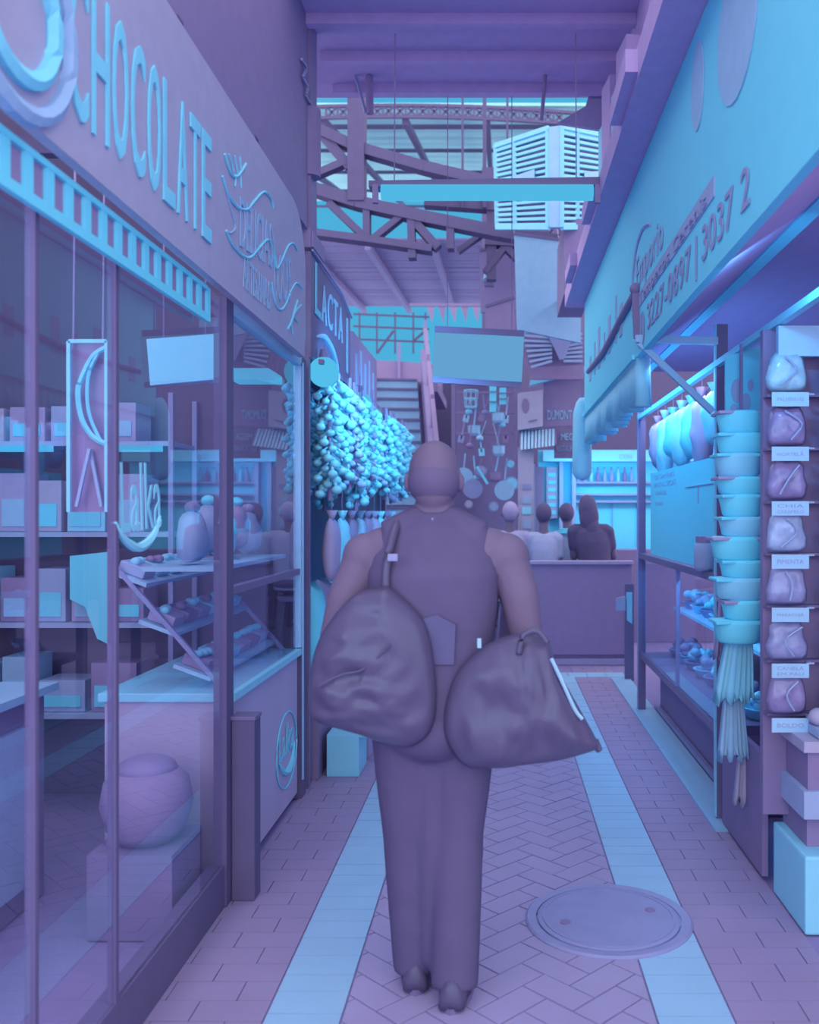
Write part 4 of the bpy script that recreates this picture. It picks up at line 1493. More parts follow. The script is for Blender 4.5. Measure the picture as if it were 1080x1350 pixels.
YB = MY - .16
bl_ = thing('shoulder_bag', 'crumpled black bag on the left side of the bald man, hanging from his shoulder strap', 'bag', (MX - .3, YB, .9))
b = MB(); b.pillow(smooth_outline(px_out([(512, 772), (470, 782), (438, 815), (417, 852), (408, 895), (407, 935), (418, 952), (450, 962), (478, 970), (500, 978), (540, 985), (570, 960), (575, 900), (560, 820)], YB)), .18, 3, .026, 16, (0, 1, 0), (8, 8, 17))
b.build('bag_body', M_plastic, bl_, smooth=True)
b = MB(); b.tube(bez([mp(-.125, -.135, 1.20), mp(-.135, -.142, 1.30), mp(-.125, -.12, 1.40), mp(-.11, -.03, 1.475), mp(-.12, .08, 1.42), mp(-.17, .14, 1.25)], 6), .014, 6); b.build('strap', M_plastic, bl_, smooth=True)
b = MB(); b.box(P(518, 735, YB - .01), (.03, .012, .022), bev=.003); b.build('buckle', M_metal, bl_)
b = MB(); b.tube(bez(px_out([(420, 905), (450, 890), (480, 882), (515, 850)], YB - .085), 6), .004, 5); b.build('zip', M_plastic, bl_)
br = thing('carrier_bag', 'shiny black bag with a pointed lower corner on the right arm of the bald man', 'bag', (MX + .35, YB, .9))
b = MB(); b.pillow(smooth_outline(px_out([(640, 850), (668, 838), (700, 834), (722, 842), (734, 878), (752, 912), (772, 948), (784, 970), (790, 985), (770, 994), (735, 1003), (690, 1009), (655, 1013), (610, 1008), (585, 960), (600, 890)], YB)), .18, 8, .026, 16, (0, 1, 0), (17, 8, 7))
b.build('bag_body', M_plastic, br, smooth=True)
b = MB(); b.tube(bez(px_out([(684, 862), (690, 838), (708, 832), (722, 848)], YB - .06) , 6), .010, 6); b.build('handle', M_plastic, br, smooth=True)
b = MB(); b.tube(bez([mp(.27, -.08, 1.09), mp(.30, -.02, 1.16), mp(.32, .04, 1.10), mp(.30, .06, 1.02)], 6), .012, 6); b.build('handle', M_plastic, br, smooth=True)
b = MB(); b.cone(P(783, 978, YB), P(791, 990, YB), .016, .010, 8); b.build('knotted_corner', M_plastic, br)
b = MB(); b.tube(bez(px_out([(727, 868), (742, 900), (758, 935), (768, 948)], YB - .045), 6), .006, 6); b.build('piping', M_lmetal, br)
tg = MB(); tg.box(P(632, 848, YB - .10), (.012, .006, .028), bev=.002)
b = tg.build('zip_pull', M_lmetal, br)

# ================================================================ FAR CENTRE: STAIRS
A = P(500, 690, 9.0)
st_t = thing('staircase', 'straight staircase with pale risers climbing to a landing behind the bald man', 'staircase', (-1.2, 9, 0))
sdir = V((-.125, .992, 0)).normalized()
sperp = V((sdir.y, -sdir.x, 0))
base = V((-.62, 8.9, 0))     # right foot of the flight
NS = 20
rise, run = 3.55 / NS, 5.2 / NS
WID = .80
b = MB()
bt = MB()
for i in range(NS):
    q0 = base + sdir * (run * i)
    rz = math.atan2(-sdir.x, sdir.y)
    c = q0 - sperp * WID / 2 + sdir * .01
    b.box((c.x, c.y, rise * (i + .5)), (WID, .02, rise - .035), rz=rz)
    ct = q0 - sperp * WID / 2 + sdir * (run / 2 - .01)
    bt.box((ct.x, ct.y, rise * (i + 1) - .015), (WID, run + .03, .03), rz=rz)
b.build('risers', M_pale, st_t)
bt.build('treads', M_dmetal, st_t)
for nm, off, wd in (('right_stringer', .06, .10), ('left_stringer', -WID - .06, .08)):
    b = MB()
    q0 = base + sperp * off
    q1 = q0 + sdir * (run * NS)
    w_ = sperp * wd
    b.prism([V((q0.x, q0.y, -.02)) + V((0, 0, .02)), V((q0.x, q0.y, .55)), V((q1.x, q1.y, 3.55 + .50)), V((q1.x, q1.y, 3.2))], w_)
    b.build('stringer', M_dwood if off > 0 else M_D, st_t)
hrl = MB()
q0 = base + sperp * .13
q1 = q0 + sdir * (run * NS)
hrl.bar((q0.x, q0.y, .98), (q1.x, q1.y, 4.35), .06)
hrl.build('handrail', M_plum, st_t)
for k in range(6):
    q = q0.lerp(q1, k / 5)
    b = MB(); b.bar((q.x, q.y, 3.55 * k / 5 + .35), (q.x, q.y, 3.55 * k / 5 + .95), .04); b.build('baluster', M_dwood, st_t)
ld = thing('landing', 'dark landing with a solid balustrade at the top of the staircase', 'landing', (-1.9, 14.5, 3.55))
b = MB(); b.bb(-2.78, -.95, 14.08, 16.5, 3.40, 3.55); b.build('deck', M_D, ld)
b = MB(); b.prism([(-2.78, 16.0, 3.55), (-1.0, 16.0, 3.55), (-1.0, 16.0, 4.12), (-1.6, 16.0, 4.18), (-2.4, 16.0, 4.22), (-2.55, 16.0, 4.3), (-2.78, 16.0, 4.36)], (0, .1, 0)); b.build('balustrade', M_plum, ld)
for x in (-1.05, -1.75, -2.45):
    b = MB(); b.bar((x, 15.95, 3.55), (x, 15.95, 4.5), .05); b.build('post', M_dwood, ld)

# ================================================================ KITCHENWARE STALL
kf = thing('kitchenware_stall', 'dark kitchenware stall hung with utensils to the right of the stairs', 'stall', (-.1, 11.5, 0))
b = MB(); b.bb(-.55, .22, 11.6, 11.7, 0, 3.35); b.build('back_panel', M_D, kf)
for z in (3.0, 2.75, 2.5):
    b = MB(); b.bar((-.55, 11.2, z), (.22, 11.2, z), .025); b.build('hanging_rail', M_plum, kf)
b = MB(); b.bb(-.45, .22, 10.6, 11.3, 0, .95); b.build('counter', M_D, kf)
b = MB(); b.bb(-.6, .25, 10.9, 11.7, 3.32, 3.42); b.build('canopy', M_dwood, kf)
for x in (-.56, .2):
    b = MB(); b.bar((x, 11.2, 0), (x, 11.2, 3.35), .05); b.build('post', M_D, kf)
col = ['first', 'second', 'third', 'fourth', 'fifth', 'sixth', 'seventh', 'eighth', 'ninth']


LAY = [11.12]


def ladle(lab, px, py, L, m, kind, tilt=0):
    Yk = LAY[0] - .022
    LAY[0] = Yk if Yk > 10.85 else 11.12
    p = P(px, py, Yk)
    t = thing(kind, lab, kind.replace('_', ' '), p, 'utensils hanging in the kitchenware stall')
    R3 = Matrix.Rotation(tilt, 3, 'Y')
    q = p + R3 @ V((0, 0, -L))
    b = MB(); b.bar(p, q, .016, .008); b.build('handle', m, t)
    b = MB()
    if kind == 'ladle':
        b.ball(q, (.045, .045, .035), 10, 7)
    elif kind == 'spatula':
        b.box(q, (.07, .008, .09), m=R3)
    elif kind == 'frying_pan':
        b.cone(q + V((0, .02, -.07)), q + V((0, -.02, -.07)), .10, .12, 18)
    else:
        b.lathe([(.05, 0), (.07, .03), (.075, .12), (.08, .125)], q - V((0, 0, .13)), 12)
    b.build('head', m, t, smooth=(kind == 'ladle'))
    return t


cnt = 0
for r_, (py, nm, kinds) in enumerate(((520, 'top rail', ('ladle', 'spatula', 'sieve', 'ladle', 'spatula', 'ladle', 'sieve', 'spatula')), (555, 'middle rail', ('spatula', 'ladle', 'spatula', 'ladle', 'sieve', 'ladle', 'spatula')), (598, 'bottom rail', ('frying_pan', 'ladle', 'frying_pan', 'sieve', 'spatula', 'frying_pan')))):
    n_ = len(kinds)
    for i, kd in enumerate(kinds):
        px = (608 + 66 * (i + .5) / n_)
        m = (M_off, M_metal, M_pale, M_plum, M_lmetal)[(i * 2 + r_) % 5]
        ladle('%s utensil from the left on the %s of the kitchenware stall: %s' % (col[i], nm, kd.replace('_', ' ')), px, py + 3 * (i % 3), .22 + .05 * (i % 3), m, kd, (-.25, .2, .1, -.1, .35)[(i + r_) % 5])
for i, (px, py, r, m, lab) in enumerate(((674, 638, .085, M_off, 'round pale clock like dish hanging right in the kitchenware stall'), (673, 612, .05, M_off, 'small bright bowl hanging above the round dish'), (663, 652, .035, M_white, 'tiny bright cup below the round dish'), (634, 622, .07, M_pink, 'pinkish oval tray leaning in the kitchenware stall'), (651, 668, .06, M_mid, 'grey tin pot standing low in the kitchenware stall'), (618, 665, .05, M_slate, 'dark grey pot at the lower left of the kitchenware stall'))):
    p = P(px, py, 10.95)
    t = thing('dish', lab, 'dish', p)
    b = MB(); b.cone(p + V((0, .02, 0)), p - V((0, .015, 0)), r * 1.0, r * .8, 20); b.build('plate', m, t)
    b = MB(); b.tube([p + V((r * math.cos(2 * PI * k / 20), -.012, r * math.sin(2 * PI * k / 20))) for k in range(21)], r * .08, 5); b.build('rim', M_metal, t)
tb = MB(); tb.bar(P(629, 615, 10.9), P(643, 638, 10.9), .03)
tag(tb.build('bright_rod', M_white, None, P(636, 626, 10.9)), 'bright slanting rod hanging in the kitchenware stall', 'rod')
# bright banners above utensils
for i, (px, y0, y1, wd, lab) in enumerate(((650, 503, 543, 9, 'narrow bright banner strip hanging left above the kitchenware'), (663, 511, 533, 9, 'short bright banner strip hanging right above the kitchenware'))):
    Yk = 10.9
    t = thing('banner_strip', lab, 'banner', P(px, y0, Yk), 'bright strips above the kitchenware')
    b = MB(); b.prism([P(px - wd / 2, y0, Yk), P(px + wd / 2, y0, Yk), P(px + wd / 2, y1, Yk), P(px - wd / 2, y1, Yk)], (0, .01, 0)); b.build('cloth', M_white, t)
    b = MB()
    for k in range(1, 3):
        yy = y0 + (y1 - y0) * k / 3
        b.bar(P(px - wd / 2, yy, Yk - .01), P(px + wd / 2, yy, Yk - .01), .012)
    b.build('fold_line', M_D, t)
bk_ = thing('wire_basket', 'wire basket hanging at the upper left of the kitchenware stall', 'basket', P(621, 525, 11))
b = MB()
c = P(621, 537, 11)
for k in range(8):
    a = 2 * PI * k / 8
    b.bar(c + V((.07 * math.cos(a), .07 * math.sin(a), 0)), c + V((.085 * math.cos(a), .085 * math.sin(a), .2)), .01)
b.build('wires', M_pale, bk_)
for z in (0, .1, .2):
    b = MB(); b.tube([c + V(((.07 + z * .075) * math.cos(2 * PI * k / 16), (.07 + z * .075) * math.sin(2 * PI * k / 16), z)) for k in range(17)], .008, 5); b.build('hoop', M_off, bk_)
b = MB(); b.bar(c + V((0, 0, .2)), V((c.x, 11.15, 3.0)), .008); b.build('hanger', M_D, bk_)

# ================================================================ KIOSK WITH SIGNS
Yd = 10.4
kk = thing('kiosk_sign', 'dark kiosk sign board reading DUMONT above the seated people', 'sign', P(735, 550, Yd))
b = MB(); b.prism([P(717, 505, Yd), P(775, 492, Yd), P(775, 560, Yd), P(717, 563, Yd)], (0, .06, 0)); b.build('board', M_D, kk)
letters('letter', 'DUMONT', P(722, 553, Yd - .005), (1, 0, 0), (0, 0, 1), 32 * Yd / F, 13 * Yd / F, M_pale, kk, .006)
k2 = thing('kiosk_sign', 'smaller menu sign with two lines of letters below the DUMONT sign', 'sign', P(745, 580, Yd))
b = MB(); b.prism([P(731, 566, Yd), P(778, 564, Yd), P(778, 604, Yd), P(731, 604, Yd)], (0, .05, 0)); b.build('board', M_dmetal, k2)
letters('letter', 'MEGA', P(740, 580, Yd - .005), (1, 0, 0), (0, 0, 1), 22 * Yd / F, 9 * Yd / F, M_pale, k2, .005)
letters('letter', 'RESTAURANTE', P(734, 595, Yd - .005), (1, 0, 0), (0, 0, 1), 34 * Yd / F, 8 * Yd / F, M_mid, k2, .005)
k3 = thing('sign_box', 'grey square sign box with a dark oval figure left of the DUMONT sign', 'sign', P(700, 540, Yd))
b = MB(); b.prism([P(683, 518, Yd - .12), P(716, 514, Yd - .12), P(716, 562, Yd - .12), P(683, 567, Yd - .12)], (0, .2, 0)); b.build('box_body', M_slate, k3)
b = MB(); b.prism([P(693 + 5 * math.cos(2 * PI * a / 16), 535 + 10 * math.sin(2 * PI * a / 16), Yd - .126) for a in range(16)], (0, .006, 0)); b.build('oval_figure', M_D, k3)
b = MB(); b.bar(P(697, 556, Yd - .126), P(708, 553, Yd - .126), .04, .006); b.build('caption_bar', M_dmetal, k3)
aw = thing('striped_awning', 'small striped awning under the square sign box of the kiosk', 'awning', P(708, 585, Yd))
b = MB()
for i in range(10):
    x0 = 687 + i * 4.6
    b.prism([P(x0, 570 - i * .3, Yd - .05), P(x0 + 3, 570 - i * .3, Yd - .05), P(x0 + 2.5, 593 - i * .6, Yd - .35), P(x0 - .5, 593 - i * .6, Yd - .35)], (0, .02, .02))
b.build('pale_stripes', M_pale, aw)
b = MB(); b.prism([P(685, 570, Yd - .0), P(734, 566, Yd), P(734, 586, Yd - .31), P(685, 594, Yd - .31)], (0, .02, .02)); b.build('dark_cloth', M_dmetal, aw)
eg = MB(); eg.prism([P(698, 508, Yd - .1), P(778, 488, Yd - .1), P(778, 481, Yd - .1), P(700, 498, Yd - .1)], (0, .15, 0))
tag(eg.build('awning_edge', M_off, None, P(735, 495, Yd)), 'pale slanting roof edge over the DUMONT sign', 'roof edge')
cl = thing('kiosk_column', 'grey square column at the left of the lit bar with notices on it', 'column', P(693, 700, 10.3))
b = MB(); b.bb(.215, .39, 10.2, 10.4, 0, 2.25); b.build('shaft', M_slate, cl)
for i, (z0, z1, m) in enumerate(((1.62, 1.70, M_mid), (1.50, 1.58, M_off), (1.34, 1.44, M_mid), (1.78, 1.84, M_metal))):
    b = MB(); b.bb(.26, .36, 10.185, 10.2, z0, z1); b.build('notice', m, cl)
dr = thing('kiosk_door', 'narrow grey door panel between the column and the lit bar', 'door', P(715, 660, 10.6))
b = MB(); b.bb(.42, .52, 10.55, 10.6, 0, 2.05); b.build('door_leaf', M_metal, dr)
b = MB(); b.bb(.405, .42, 10.53, 10.6, 0, 2.08); b.build('door_frame', M_mid, dr)

# the lit bar behind
Yb = 11.6
lb = thing('drinks_counter', 'brightly lit bar shelf wall behind the seated people', 'bar', (1.3, Yb, 1.2))
b = MB(); b.bb(.50, 2.6, Yb, Yb + .1, 1.0, 2.32); b.build('wall_panel', M_white, lb)
b = MB(); b.bb(.55, 2.6, Yb - .25, Yb, 2.16, 2.30); b.build('canopy', M_off, lb)
for z in (1.90, 1.75, 1.66):
    b = MB(); b.bb(.95, 2.5, Yb - .12, Yb, z - .012, z + .012); b.build('shelf_board', M_pink, lb)
for x in (.76, .92):
    b = MB(); b.bb(x, x + .05, Yb - .15, Yb - .01, 1.0, 2.16); b.build('upright', M_mid, lb)
b = MB(); b.bb(.60, .74, Yb - .1, Yb - .05, 1.45, 2.1); b.build('menu_board', M_slate, lb)
b = MB()
for k in range(6):
    b.bb(.62, .72, Yb - .108, Yb - .10, 1.50 + k * .095, 1.545 + k * .095)
b.build('menu_lines', M_white, lb)
for k in range(4):
    b = MB(); b.bb(1.12 + k * .32, 1.13 + k * .32, Yb - .02, Yb, 1.05, 1.64); b.build('panel_joint', M_mid, lb)
b = MB(); b.bb(.5, 2.6, Yb - .9, Yb - .5, 0, 1.08); b.build('bar_counter', M_D, lb)
letters('letter', 'CON', (1.50, Yb - .252, 2.19), (1, 0, 0), (0, 0, 1), .16, .06, M_ink2, lb, .003)
area_light('bar_lamp', (1.2, Yb - .8, 2.12), (1.35, Yb, 1.6), 1.2, .12, 7, BLUE_LIGHT, 150)
for i in range(9):
    x = 1.0 + i * .085
    t = thing('bottle', '%s small bottle from the left on the top shelf of the lit bar' % ORD[i], 'bottle', (x, Yb - .06, 1.912), 'bottles on the lit bar')
    b = MB(); b.lathe([(.022, 0), (.026, .01), (.026, .10), (.010, .14), (.010, .17)], (x, Yb - .06, 1.912), 10); b.build('bottle_body', (M_mid, M_pink, M_off, M_plum)[i % 4], t, smooth=True)
    b = MB(); b.cone((x, Yb - .06, 2.08), (x, Yb - .06, 2.095), .012, .012, 8); b.build('bottle_cap', M_D, t)

# partition in front of the stools
pt = thing('partition', 'waist high dark partition at the end of the aisle before the seated people', 'partition', (.78, 9.1, 0))
b = MB(); b.bb(.22, 1.32, 9.08, 9.16, .10, 1.0); b.build('panel', M_plum, pt)
b = MB(); b.bb(.20, 1.34, 9.05, 9.19, 1.0, 1.035, bev=.005); b.build('top_rail', M_pink, pt)
b = MB(); b.bb(.24, 1.3, 9.10, 9.15, 0, .10); b.build('kick_board', M_D, pt)
b = MB(); b.bb(.22, 1.32, 9.06, 9.08, .0, .06); b.build('foot_moulding', M_pink, pt)
nb = thing('notice_holder', 'small bright leaflet holder fixed near the far post of the right showcase', 'holder', (1.06, 8.2, .9))
b = MB(); b.prism([P(826, 781, 8.2), P(834, 781, 8.2), P(834, 823, 8.2), P(827, 818, 8.2)], (0, .02, 0)); b.build('leaflet', M_off, nb)
b = MB(); b.prism([P(813, 789, 8.2), P(825, 786, 8.2), P(825, 805, 8.2), P(813, 805, 8.2)], (0, .03, 0)); b.build('holder_box', M_mid, nb)
b = MB(); b.prism([P(824, 770, 8.22), P(836, 770, 8.22), P(836, 930, 8.22), P(824, 930, 8.22)], (0, .03, 0)); b.build('backing_strip', M_dmetal, nb)

# ---- seated people
def seated(lab, x, y, shirt, hair, hz=1.64, lean=0.0, long_hair=False, turn=0.0, wide=1.0, hairlab=None):
    t = thing('person', lab, 'person', (x, y, 0), None)
    zs = hz - .88
    def q(a, b_, c):
        v = Matrix.Rotation(turn, 3, 'Z') @ V((a * wide, b_, 0))
        return V((x + v.x + lean * max(0, c - zs), y + v.y, c))
    b = MB()
    def trunk(b, rows, n=20):
        b.loft([[q(rx * math.cos(2 * PI * k / n), ry * math.sin(2 * PI * k / n), z) for k in range(n)] for z, rx, ry in rows])
    trunk(b, ((zs - .03, .15, .12), (zs + .1, .15, .115), (zs + .25, .15, .11), (zs + .4, .17, .11), (zs + .5, .165, .095), (zs + .56, .09, .07)))
    b.cap(q(-.15, 0, zs + .53), q(.15, 0, zs + .53), .055, .055, 10)
    b.cap(q(0, 0, zs + .55), q(0, .02, zs + .68), .055, .05, 10)
    b.ball(q(0, .03, zs + .77), (.075, .09, .11), 14, 10)
    b.ball(q(0, .125, zs + .75), (.014, .02, .02), 8, 6)
    for s in (-1, 1):
        b.ball(q(s * .077, .02, zs + .76), (.012, .02, .03), 8, 6)
        b.ball(q(s * .03, .108, zs + .785), (.014, .012, .010), 8, 6)
        b.cap(q(s * .18, 0, zs + .51), q(s * .20, .05, zs + .24), .05, .042, 10)
        b.cap(q(s * .20, .05, zs + .24), q(s * .12, .30, zs + .28), .042, .03, 10)
        b.cap(q(s * .12, .30, zs + .28), q(s * .11, .35, zs + .28), .032, .034, 8)
        for f in range(4):
            b.cap(q(s * (.12 - .018 * f), .36, zs + .29), q(s * (.11 - .018 * f), .42 - .008 * abs(f - 1), zs + .275), .010, .008, 6)
        b.cap(q(s * .10, .34, zs + .29), q(s * .065, .37, zs + .29), .011, .009, 6)
        b.cap(q(s * .09, .0, zs + .02), q(s * .11, .38, zs + .0), .075, .06, 10)
        b.cap(q(s * .11, .38, zs + .0), q(s * .10, .34, zs - .40), .055, .04, 10)
        b.cap(q(s * .10, .31, zs - .44), q(s * .10, .46, zs - .46), .036, .03, 8)
    b.ball(q(0, .085, zs + .715), (.028, .012, .010), 8, 6)
    blob(b, 'body', M_skinl, t, .012, 3)
    b = MB()
    trunk(b, ((zs - .04, .172, .142), (zs + .1, .168, .132), (zs + .25, .168, .126), (zs + .4, .185, .126), (zs + .5, .178, .108), (zs + .565, .10, .08)))
    b.cap(q(-.15, 0, zs + .525), q(.15, 0, zs + .525), .066, .066, 10)
    for s in (-1, 1):
        b.cap(q(s * .18, 0, zs + .51), q(s * .19, .03, zs + .35), .062, .058, 10)
    blob(b, 'shirt', shirt, t, .012, 2)
    b = MB()
    b.ball(q(0, 0, zs + .03), (.18 * wide, .16, .10), 14, 10)
    for s in (-1, 1):
        b.cap(q(s * .09, .0, zs + .02), q(s * .11, .38, zs + .0), .088, .072, 10)
        b.cap(q(s * .11, .38, zs + .0), q(s * .10, .34, zs - .36), .068, .052, 10)
    blob(b, 'trousers', M_black, t, .014, 2)
    b = MB()
    b.ball(q(0, .008, zs + .79), (.085, .095, .108), 16, 10)
    if long_hair:
        b.ball(q(0, -.02, zs + .74), (.10, .085, .15), 14, 10)
        b.ball(q(0, -.04, zs + .66), (.105, .07, .17), 14, 10)
        b.ball(q(.01, -.05, zs + .54), (.085, .06, .14), 14, 10)
    bmesh.ops.bisect_plane(b.b, geom=b.b.verts[:] + b.b.edges[:] + b.b.faces[:], plane_co=q(0, .045, zs + .78), plane_no=Matrix.Rotation(turn, 3, 'Z') @ V((0, 1, -.5)), clear_outer=True)
    o = b.build('hair', hair, t, smooth=True)
    return t


YP = 9.62
M_h = mat('dark hair', 'D', .7, .1, k=.6)
M_h2 = mat('cropped hair', 'pinkmid', .7, .2)
M_sh1 = mat('lilac shirt', (126, 124, 178), .8, .1)
M_sh2 = mat('grey white shirt', (124, 132, 184), .8, .1)
M_sh3 = mat('white shirt', (124, 142, 194), .8, .1)


def px_x(px, Y):
    return (px - VX) * Y / F


persons = [
    seated('seated person with cropped hair in a lilac shirt, leftmost at the bar', px_x(668, YP), YP, M_sh1, M_h2, 1.62, .05, wide=1.12),
    seated('dark haired person in a grey white shirt, second from the left at the bar', px_x(717, YP), YP, M_sh2, M_h, 1.605, 0, wide=.85),
    seated('person in a white shirt with a striped collar, third from the left at the bar', px_x(752, YP + .42), YP + .42, M_sh3, M_h, 1.61, -.05, wide=.85),
    seated('seated person with long dark hair in a dark jacket, rightmost at the bar', px_x(788, YP), YP + .02, M_black, M_h, 1.69, -.14, True, wide=1.05),
]
b = MB()
for k in range(3):
    b.tube([V((px_x(752, YP + .42) - .02 + (.10 + .018 * k) * math.cos(a), YP + .40 + (.08 + .018 * k) * math.sin(a), 1.335 - .02 * k)) for a in [2 * PI * i / 20 for i in range(21)]], .012, 5)
b.build('striped_collar', M_white, persons[2], smooth=True)
for i, p in enumerate(persons):
    x, y = p.location.x, p.location.y
    lab = 'bar stool under the %s person at the bar' % ('leftmost seated', 'second seated', 'third seated', 'rightmost seated')[i]
    t = thing('bar_stool', lab, 'stool', (x, y, 0), 'bar stools behind the partition')
    z = (1.62, 1.605, 1.60, 1.69)[i] - .88 - .10
    b = MB(); b.cone((x, y, z - .05), (x, y, z), .15, .16, 18); b.build('seat', M_dwood, t)
    for k in range(4):
        a = PI / 4 + k * PI / 2
        b = MB(); b.bar((x + .09 * math.cos(a), y + .09 * math.sin(a), z - .05), (x + .16 * math.cos(a), y + .16 * math.sin(a), 0), .025); b.build('leg', M_dmetal, t)

# ================================================================ OVERHEAD THINGS
# fluorescent fixture
YT = 4.96
ft = thing('fluorescent_lamp', 'long lit fluorescent lamp hanging across the aisle', 'lamp', P(640, 252, YT))
b = MB()
b.cone(P(503, 254, YT), P(782, 254, YT), .043, .043, 16); b.build('lit_tube', M_tube, ft, smooth=False)
b = MB(); b.prism([P(486, 238, YT), P(792, 233, YT), P(792, 243, YT), P(486, 246, YT)], (0, .09, 0)); b.build('housing', M_dmetal, ft)
for px in (495, 788):
    b = MB(); b.bar(P(px, 244, YT), P(px, 268, YT), .03); b.build('end_cap', M_plum, ft)
for px in (520, 760):
    b = MB(); b.bar(P(px, 240, YT + .04), V((P(px, 240, YT).x, YT + .04, 4.14)), .006); b.build('wire', M_D, ft)
# evaporative cooler
YE_ = 7.6
ac = thing('air_cooler', 'pale louvred air cooler box hanging at the upper right', 'air cooler', P(735, 200, YE_))
def LV(u, v, face):
    """u 0..1 along the face, v 0..1 up"""
    if face == 0:
        a, c = P(653, 192, YE_ + .35), P(724, 168, YE_)
        a2, c2 = P(655, 300, YE_ + .35), P(724, 300, YE_)
    else:
        a, c = P(741, 166, YE_), P(796, 178, YE_ + .35)
        a2, c2 = P(741, 300, YE_), P(796, 300, YE_ + .35)
    return a2.lerp(c2, u).lerp(a.lerp(c, u), v)
b = MB()
b.prism([LV(0, 1, 0), LV(1, 1, 0), LV(0, 1, 1), LV(1, 1, 1), V((LV(1, 1, 1).x, YE_ + 1.1, LV(1, 1, 1).z)), V((LV(0, 1, 0).x, YE_ + 1.1, LV(0, 1, 0).z))], (0, 0, -.05)); b.build('lid', M_off, ac)
cq = V((0, -.012, 0)); b = MB(); b.prism([LV(1, 0, 0) + cq, LV(0, 0, 1) + cq, LV(0, 1, 1) + cq, LV(1, 1, 0) + cq], (0, .05, 0)); b.build('corner_panel', M_pale, ac)
for f in (0, 1):
    nv = V((-.3, -1, 0)).normalized() if f == 0 else V((.3, -1, 0)).normalized()
    b = MB(); q = [LV(0, 0, f) - nv * .05, LV(1, 0, f) - nv * .05, LV(1, 1, f) - nv * .05, LV(0, 1, f) - nv * .05]; b.prism(q, -nv * .02); b.build('dark_inside', M_plum, ac)
    b = MB()
    for u in (0, .36, .97):
        b.bar(LV(u, 0, f), LV(u, 1, f), .035)
    for v in (.99, .48, .0):
        b.bar(LV(0, v, f), LV(1, v, f), .04)
    b.build('louvre_frame', M_off, ac)
    b = MB()
    for k in range(16):
        b.bar(LV(.0, .03 + k * .06, f), LV(1, .03 + k * .06, f), .024)
    b.build('louvres', M_off, ac)
    b = MB(); n0 = nv * .02; b.prism([LV(.28 if f == 0 else .5, .36, f) + n0, LV(.75 if f == 0 else .97, .42, f) + n0, LV(.75 if f == 0 else .97, .60, f) + n0, LV(.28 if f == 0 else .5, .56, f) + n0], nv * .01); b.build('name_plate', M_pale, ac)
b = MB(); b.bb(.55, .78, YE_ + .1, YE_ + 1.0, 3.36, 4.0); b.build('support', M_D, ac)
br_ = MB(); br_.prism([P(735, 162, 5.8), P(797, 172, 5.8), P(797, 108, 5.8), P(782, 108, 5.8), P(772, 140, 5.8)], (0, .03, 0))
tag(br_.build('corner_plate', M_pink, None, P(770, 150, 5.8)), 'brownish triangular plate above the air cooler', 'plate')

# blank sign with an emissive face hanging over the aisle
YS_ = 5.75
hs = thing('hanging_sign', 'blank pale blue hanging sign over the head of the bald man', 'sign', P(630, 472, YS_))
b = MB(); b.prism([P(573, 438, YS_), P(691, 444, YS_), P(688, 503, YS_), P(570, 496, YS_)], (0, .05, 0)); b.build('sign_face', M_sign_emit, hs)
b = MB()
for a, c in (((573, 437), (691, 443)), ((570, 497), (688, 504))):
    b.bar(P(*a, YS_ + .03), P(*c, YS_ + .03), .012, .07)
b.build('edge_frame', M_D, hs)
for px in (590, 675):
    b = MB(); b.bar(P(px, 440, YS_ + .03), V((P(px, 440, YS_).x, YS_ + .03, 4.2)), .005); b.build('wire', M_D, hs)
# pale boards hanging at right
for i, (pts, Y, m, lab, nm) in enumerate((
    ([(678, 308), (737, 316), (740, 436), (682, 440)], 9.0, M_pale, 'tall pale blank board hanging right of the centre', 'hanging_board'),
    ([(735, 396), (766, 402), (766, 452), (690, 436), (700, 420)], 8.8, M_pale, 'lower pale blank board overlapping the tall hanging board', 'hanging_board'),
    ([(640, 404), (678, 392), (680, 440), (640, 442)], 9.6, M_plum, 'plum panel left of the tall pale hanging board', 'wall_panel'),
    ([(632, 330), (680, 318), (682, 408), (634, 412)], 10.2, M_dwood, 'dark wooden panel behind the small speaker', 'wall_panel'),
    ([(738, 306), (786, 318), (786, 470), (738, 452)], 10.0, M_D, 'dark panel behind the pale hanging boards', 'wall_panel'),
    ([(686, 452), (770, 462), (770, 500), (700, 500)], 9.9, M_plum, 'plum panel over the pale roof edge of the kiosk', 'wall_panel'))):
    t = thing(nm, lab, 'board' if i < 2 else 'panel', P(*pts[0], Y))
    b = MB(); b.prism([P(*p, Y) for p in pts], (0, .05, 0)); b.build('face', m, t)
    b = MB(); b.bar(P(*pts[0], Y), P(*pts[1], Y), .03); b.build('top_edge', M_dmetal, t)
    if i < 2:
        for q in (pts[0], pts[1])[i:]:
            b = MB(); b.bar(P(*q, Y + .03), V((P(*q, Y).x, 9.76, P(q[0], 277, 9.76).z)), .012); b.build('hanger', M_D, t)
# ribbed vent with a tapering middle
rv = thing('ribbed_vent', 'ribbed louvre panel with a tapering plain middle under the pale hanging boards', 'vent', P(730, 455, 9.5))
b = MB()
for k in range(7):
    b.bar(P(688 + k * 2, 442 + k * 7, 9.5), P(728, 446 + k * 5, 9.5), .025); b.bar(P(752 - k * 1.5, 446 + k * 5, 9.5), P(768, 440 + k * 6, 9.5), .025)
b.build('ribs', M_mid, rv)
b = MB(); b.prism([P(722, 440, 9.45), P(756, 444, 9.45), P(744, 474, 9.45), P(738, 474, 9.45)], (0, .03, 0)); b.build('plain_middle', M_metal, rv)
b = MB(); b.prism([P(686, 440, 9.56), P(770, 440, 9.56), P(770, 480, 9.56), P(698, 484, 9.56)], (0, .03, 0)); b.build('dark_back', M_D, rv)
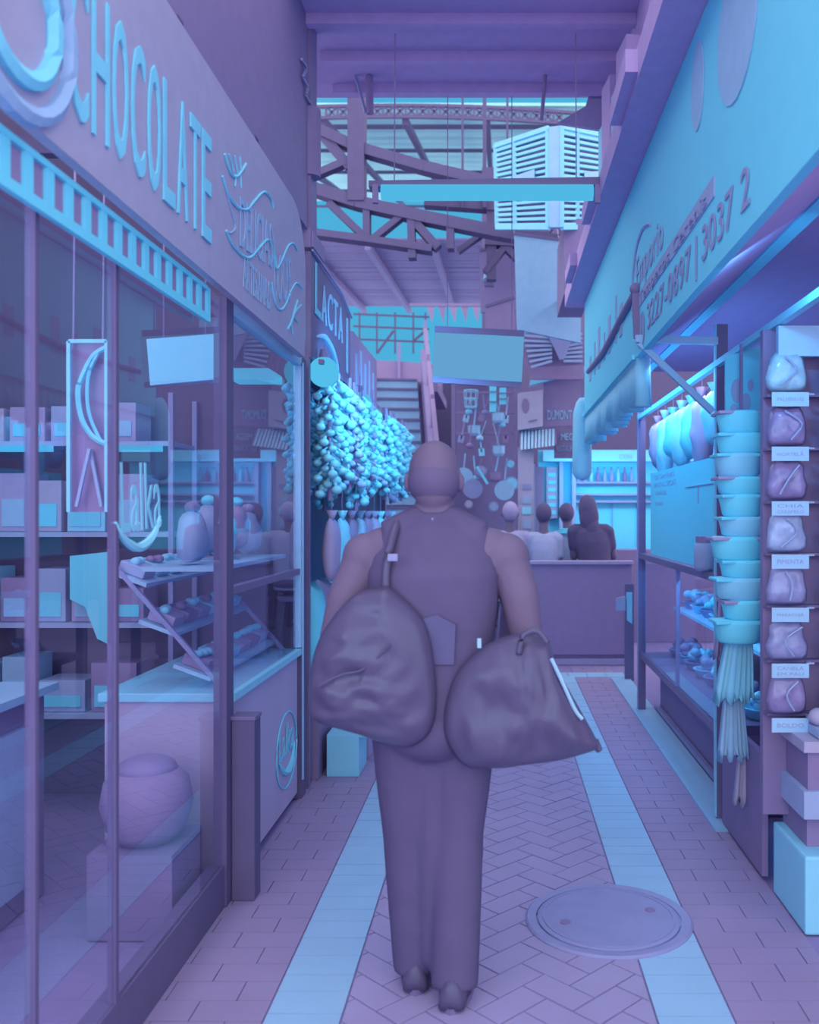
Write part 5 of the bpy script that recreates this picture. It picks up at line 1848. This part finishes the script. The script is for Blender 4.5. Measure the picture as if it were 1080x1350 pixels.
# speaker like lamp
sk = thing('spot_lamp', 'small pale spot lamp on the dark wooden panel', 'lamp', P(645, 365, 10))
b = MB(); b.cone(P(645, 356, 9.95), P(645, 370, 9.9), .04, .07, 14); b.build('shade', M_pale, sk)
b = MB(); b.bar(P(645, 340, 10), P(645, 356, 9.95), .02); b.build('stem', M_D, sk)
b = MB(); b.box(P(645, 374, 9.95), (.10, .08, .06)); b.build('base_box', M_D, sk)
# pipes hanging from the dark ceiling
for i, (a, c, w_, m, lab) in enumerate((((486, 40), (488, 150), 10, M_plum, 'plum pipe hanging from the dark ceiling'), ((456, 55), (482, 148), 4, M_metal, 'thin slanting rod beside the plum pipe under the dark ceiling'), ((720, 90), (714, 158), 5, M_plum, 'short thin plum pipe left of the triangular plate under the ceiling'))):
    b = MB(); b.cone(P(*a, 5.6), P(*c, 5.6), w_ * .5 * 5.6 / F, w_ * .5 * 5.6 / F, 10)
    tag(b.build('hanging_pipe', m, None, P(*a, 5.6), smooth=False), lab, 'pipe')
# dark conduit column above the far corner of the chalk sign
cc = thing('steel_column', 'dark round topped steel column above the far corner of the chalk sign', 'column', (-1.05, 4.98, 3.4))
b = MB(); b.bb(-1.10, -1.025, 4.955, 5.12, 2.955, 4.198); b.build('shaft', M_D, cc)
b = MB(); b.cone((-1.04, 5.0, 3.35), (-1.04, 5.0, 3.72), .06, .06, 14); b.build('drum', M_D, cc)
b = MB(); b.bb(-1.09, -1.015, 4.972, 5.3, 2.962, 3.05); b.build('bracket', M_plum, cc)
# small bits lit on the dark wall above the chalk sign
bits = thing('cable_loop', 'pale cable loop hooked high on the dark wall above the chalk sign', 'cable', onX(395, 100, -1.03))
b = MB(); b.tube(bez([onX(x, y, -1.025) for x, y in ((398, 78), (404, 90), (400, 102), (406, 114), (404, 126), (410, 136))], 5), .008, 5); b.build('loop', M_metal, bits)
# bunting under the lower roof
for i in range(5):
    px = 566 + i * 15
    t = MB()
    p0 = P(px, 403, 15.97)
    t.prism([p0 + V((-.05, 0, 0)), p0 + V((.09, 0, 0)), p0 + V((.05, 0, -.30))], (0, .01, 0))
    tag(t.build('pennant', M_D if i % 2 else M_plum, None, p0), '%s dark pennant from the left in the row below the lower roof' % ORD[i], 'pennant', 'pennants below the lower roof')
b = MB(); b.bar(P(540, 402, 15.98), P(668, 402, 15.98), .05)
tag(b.build('pennant_rail', M_D, None, P(590, 402, 15.98)), 'dark rail carrying the row of pennants', 'rail')

bpy.context.view_layer.update()
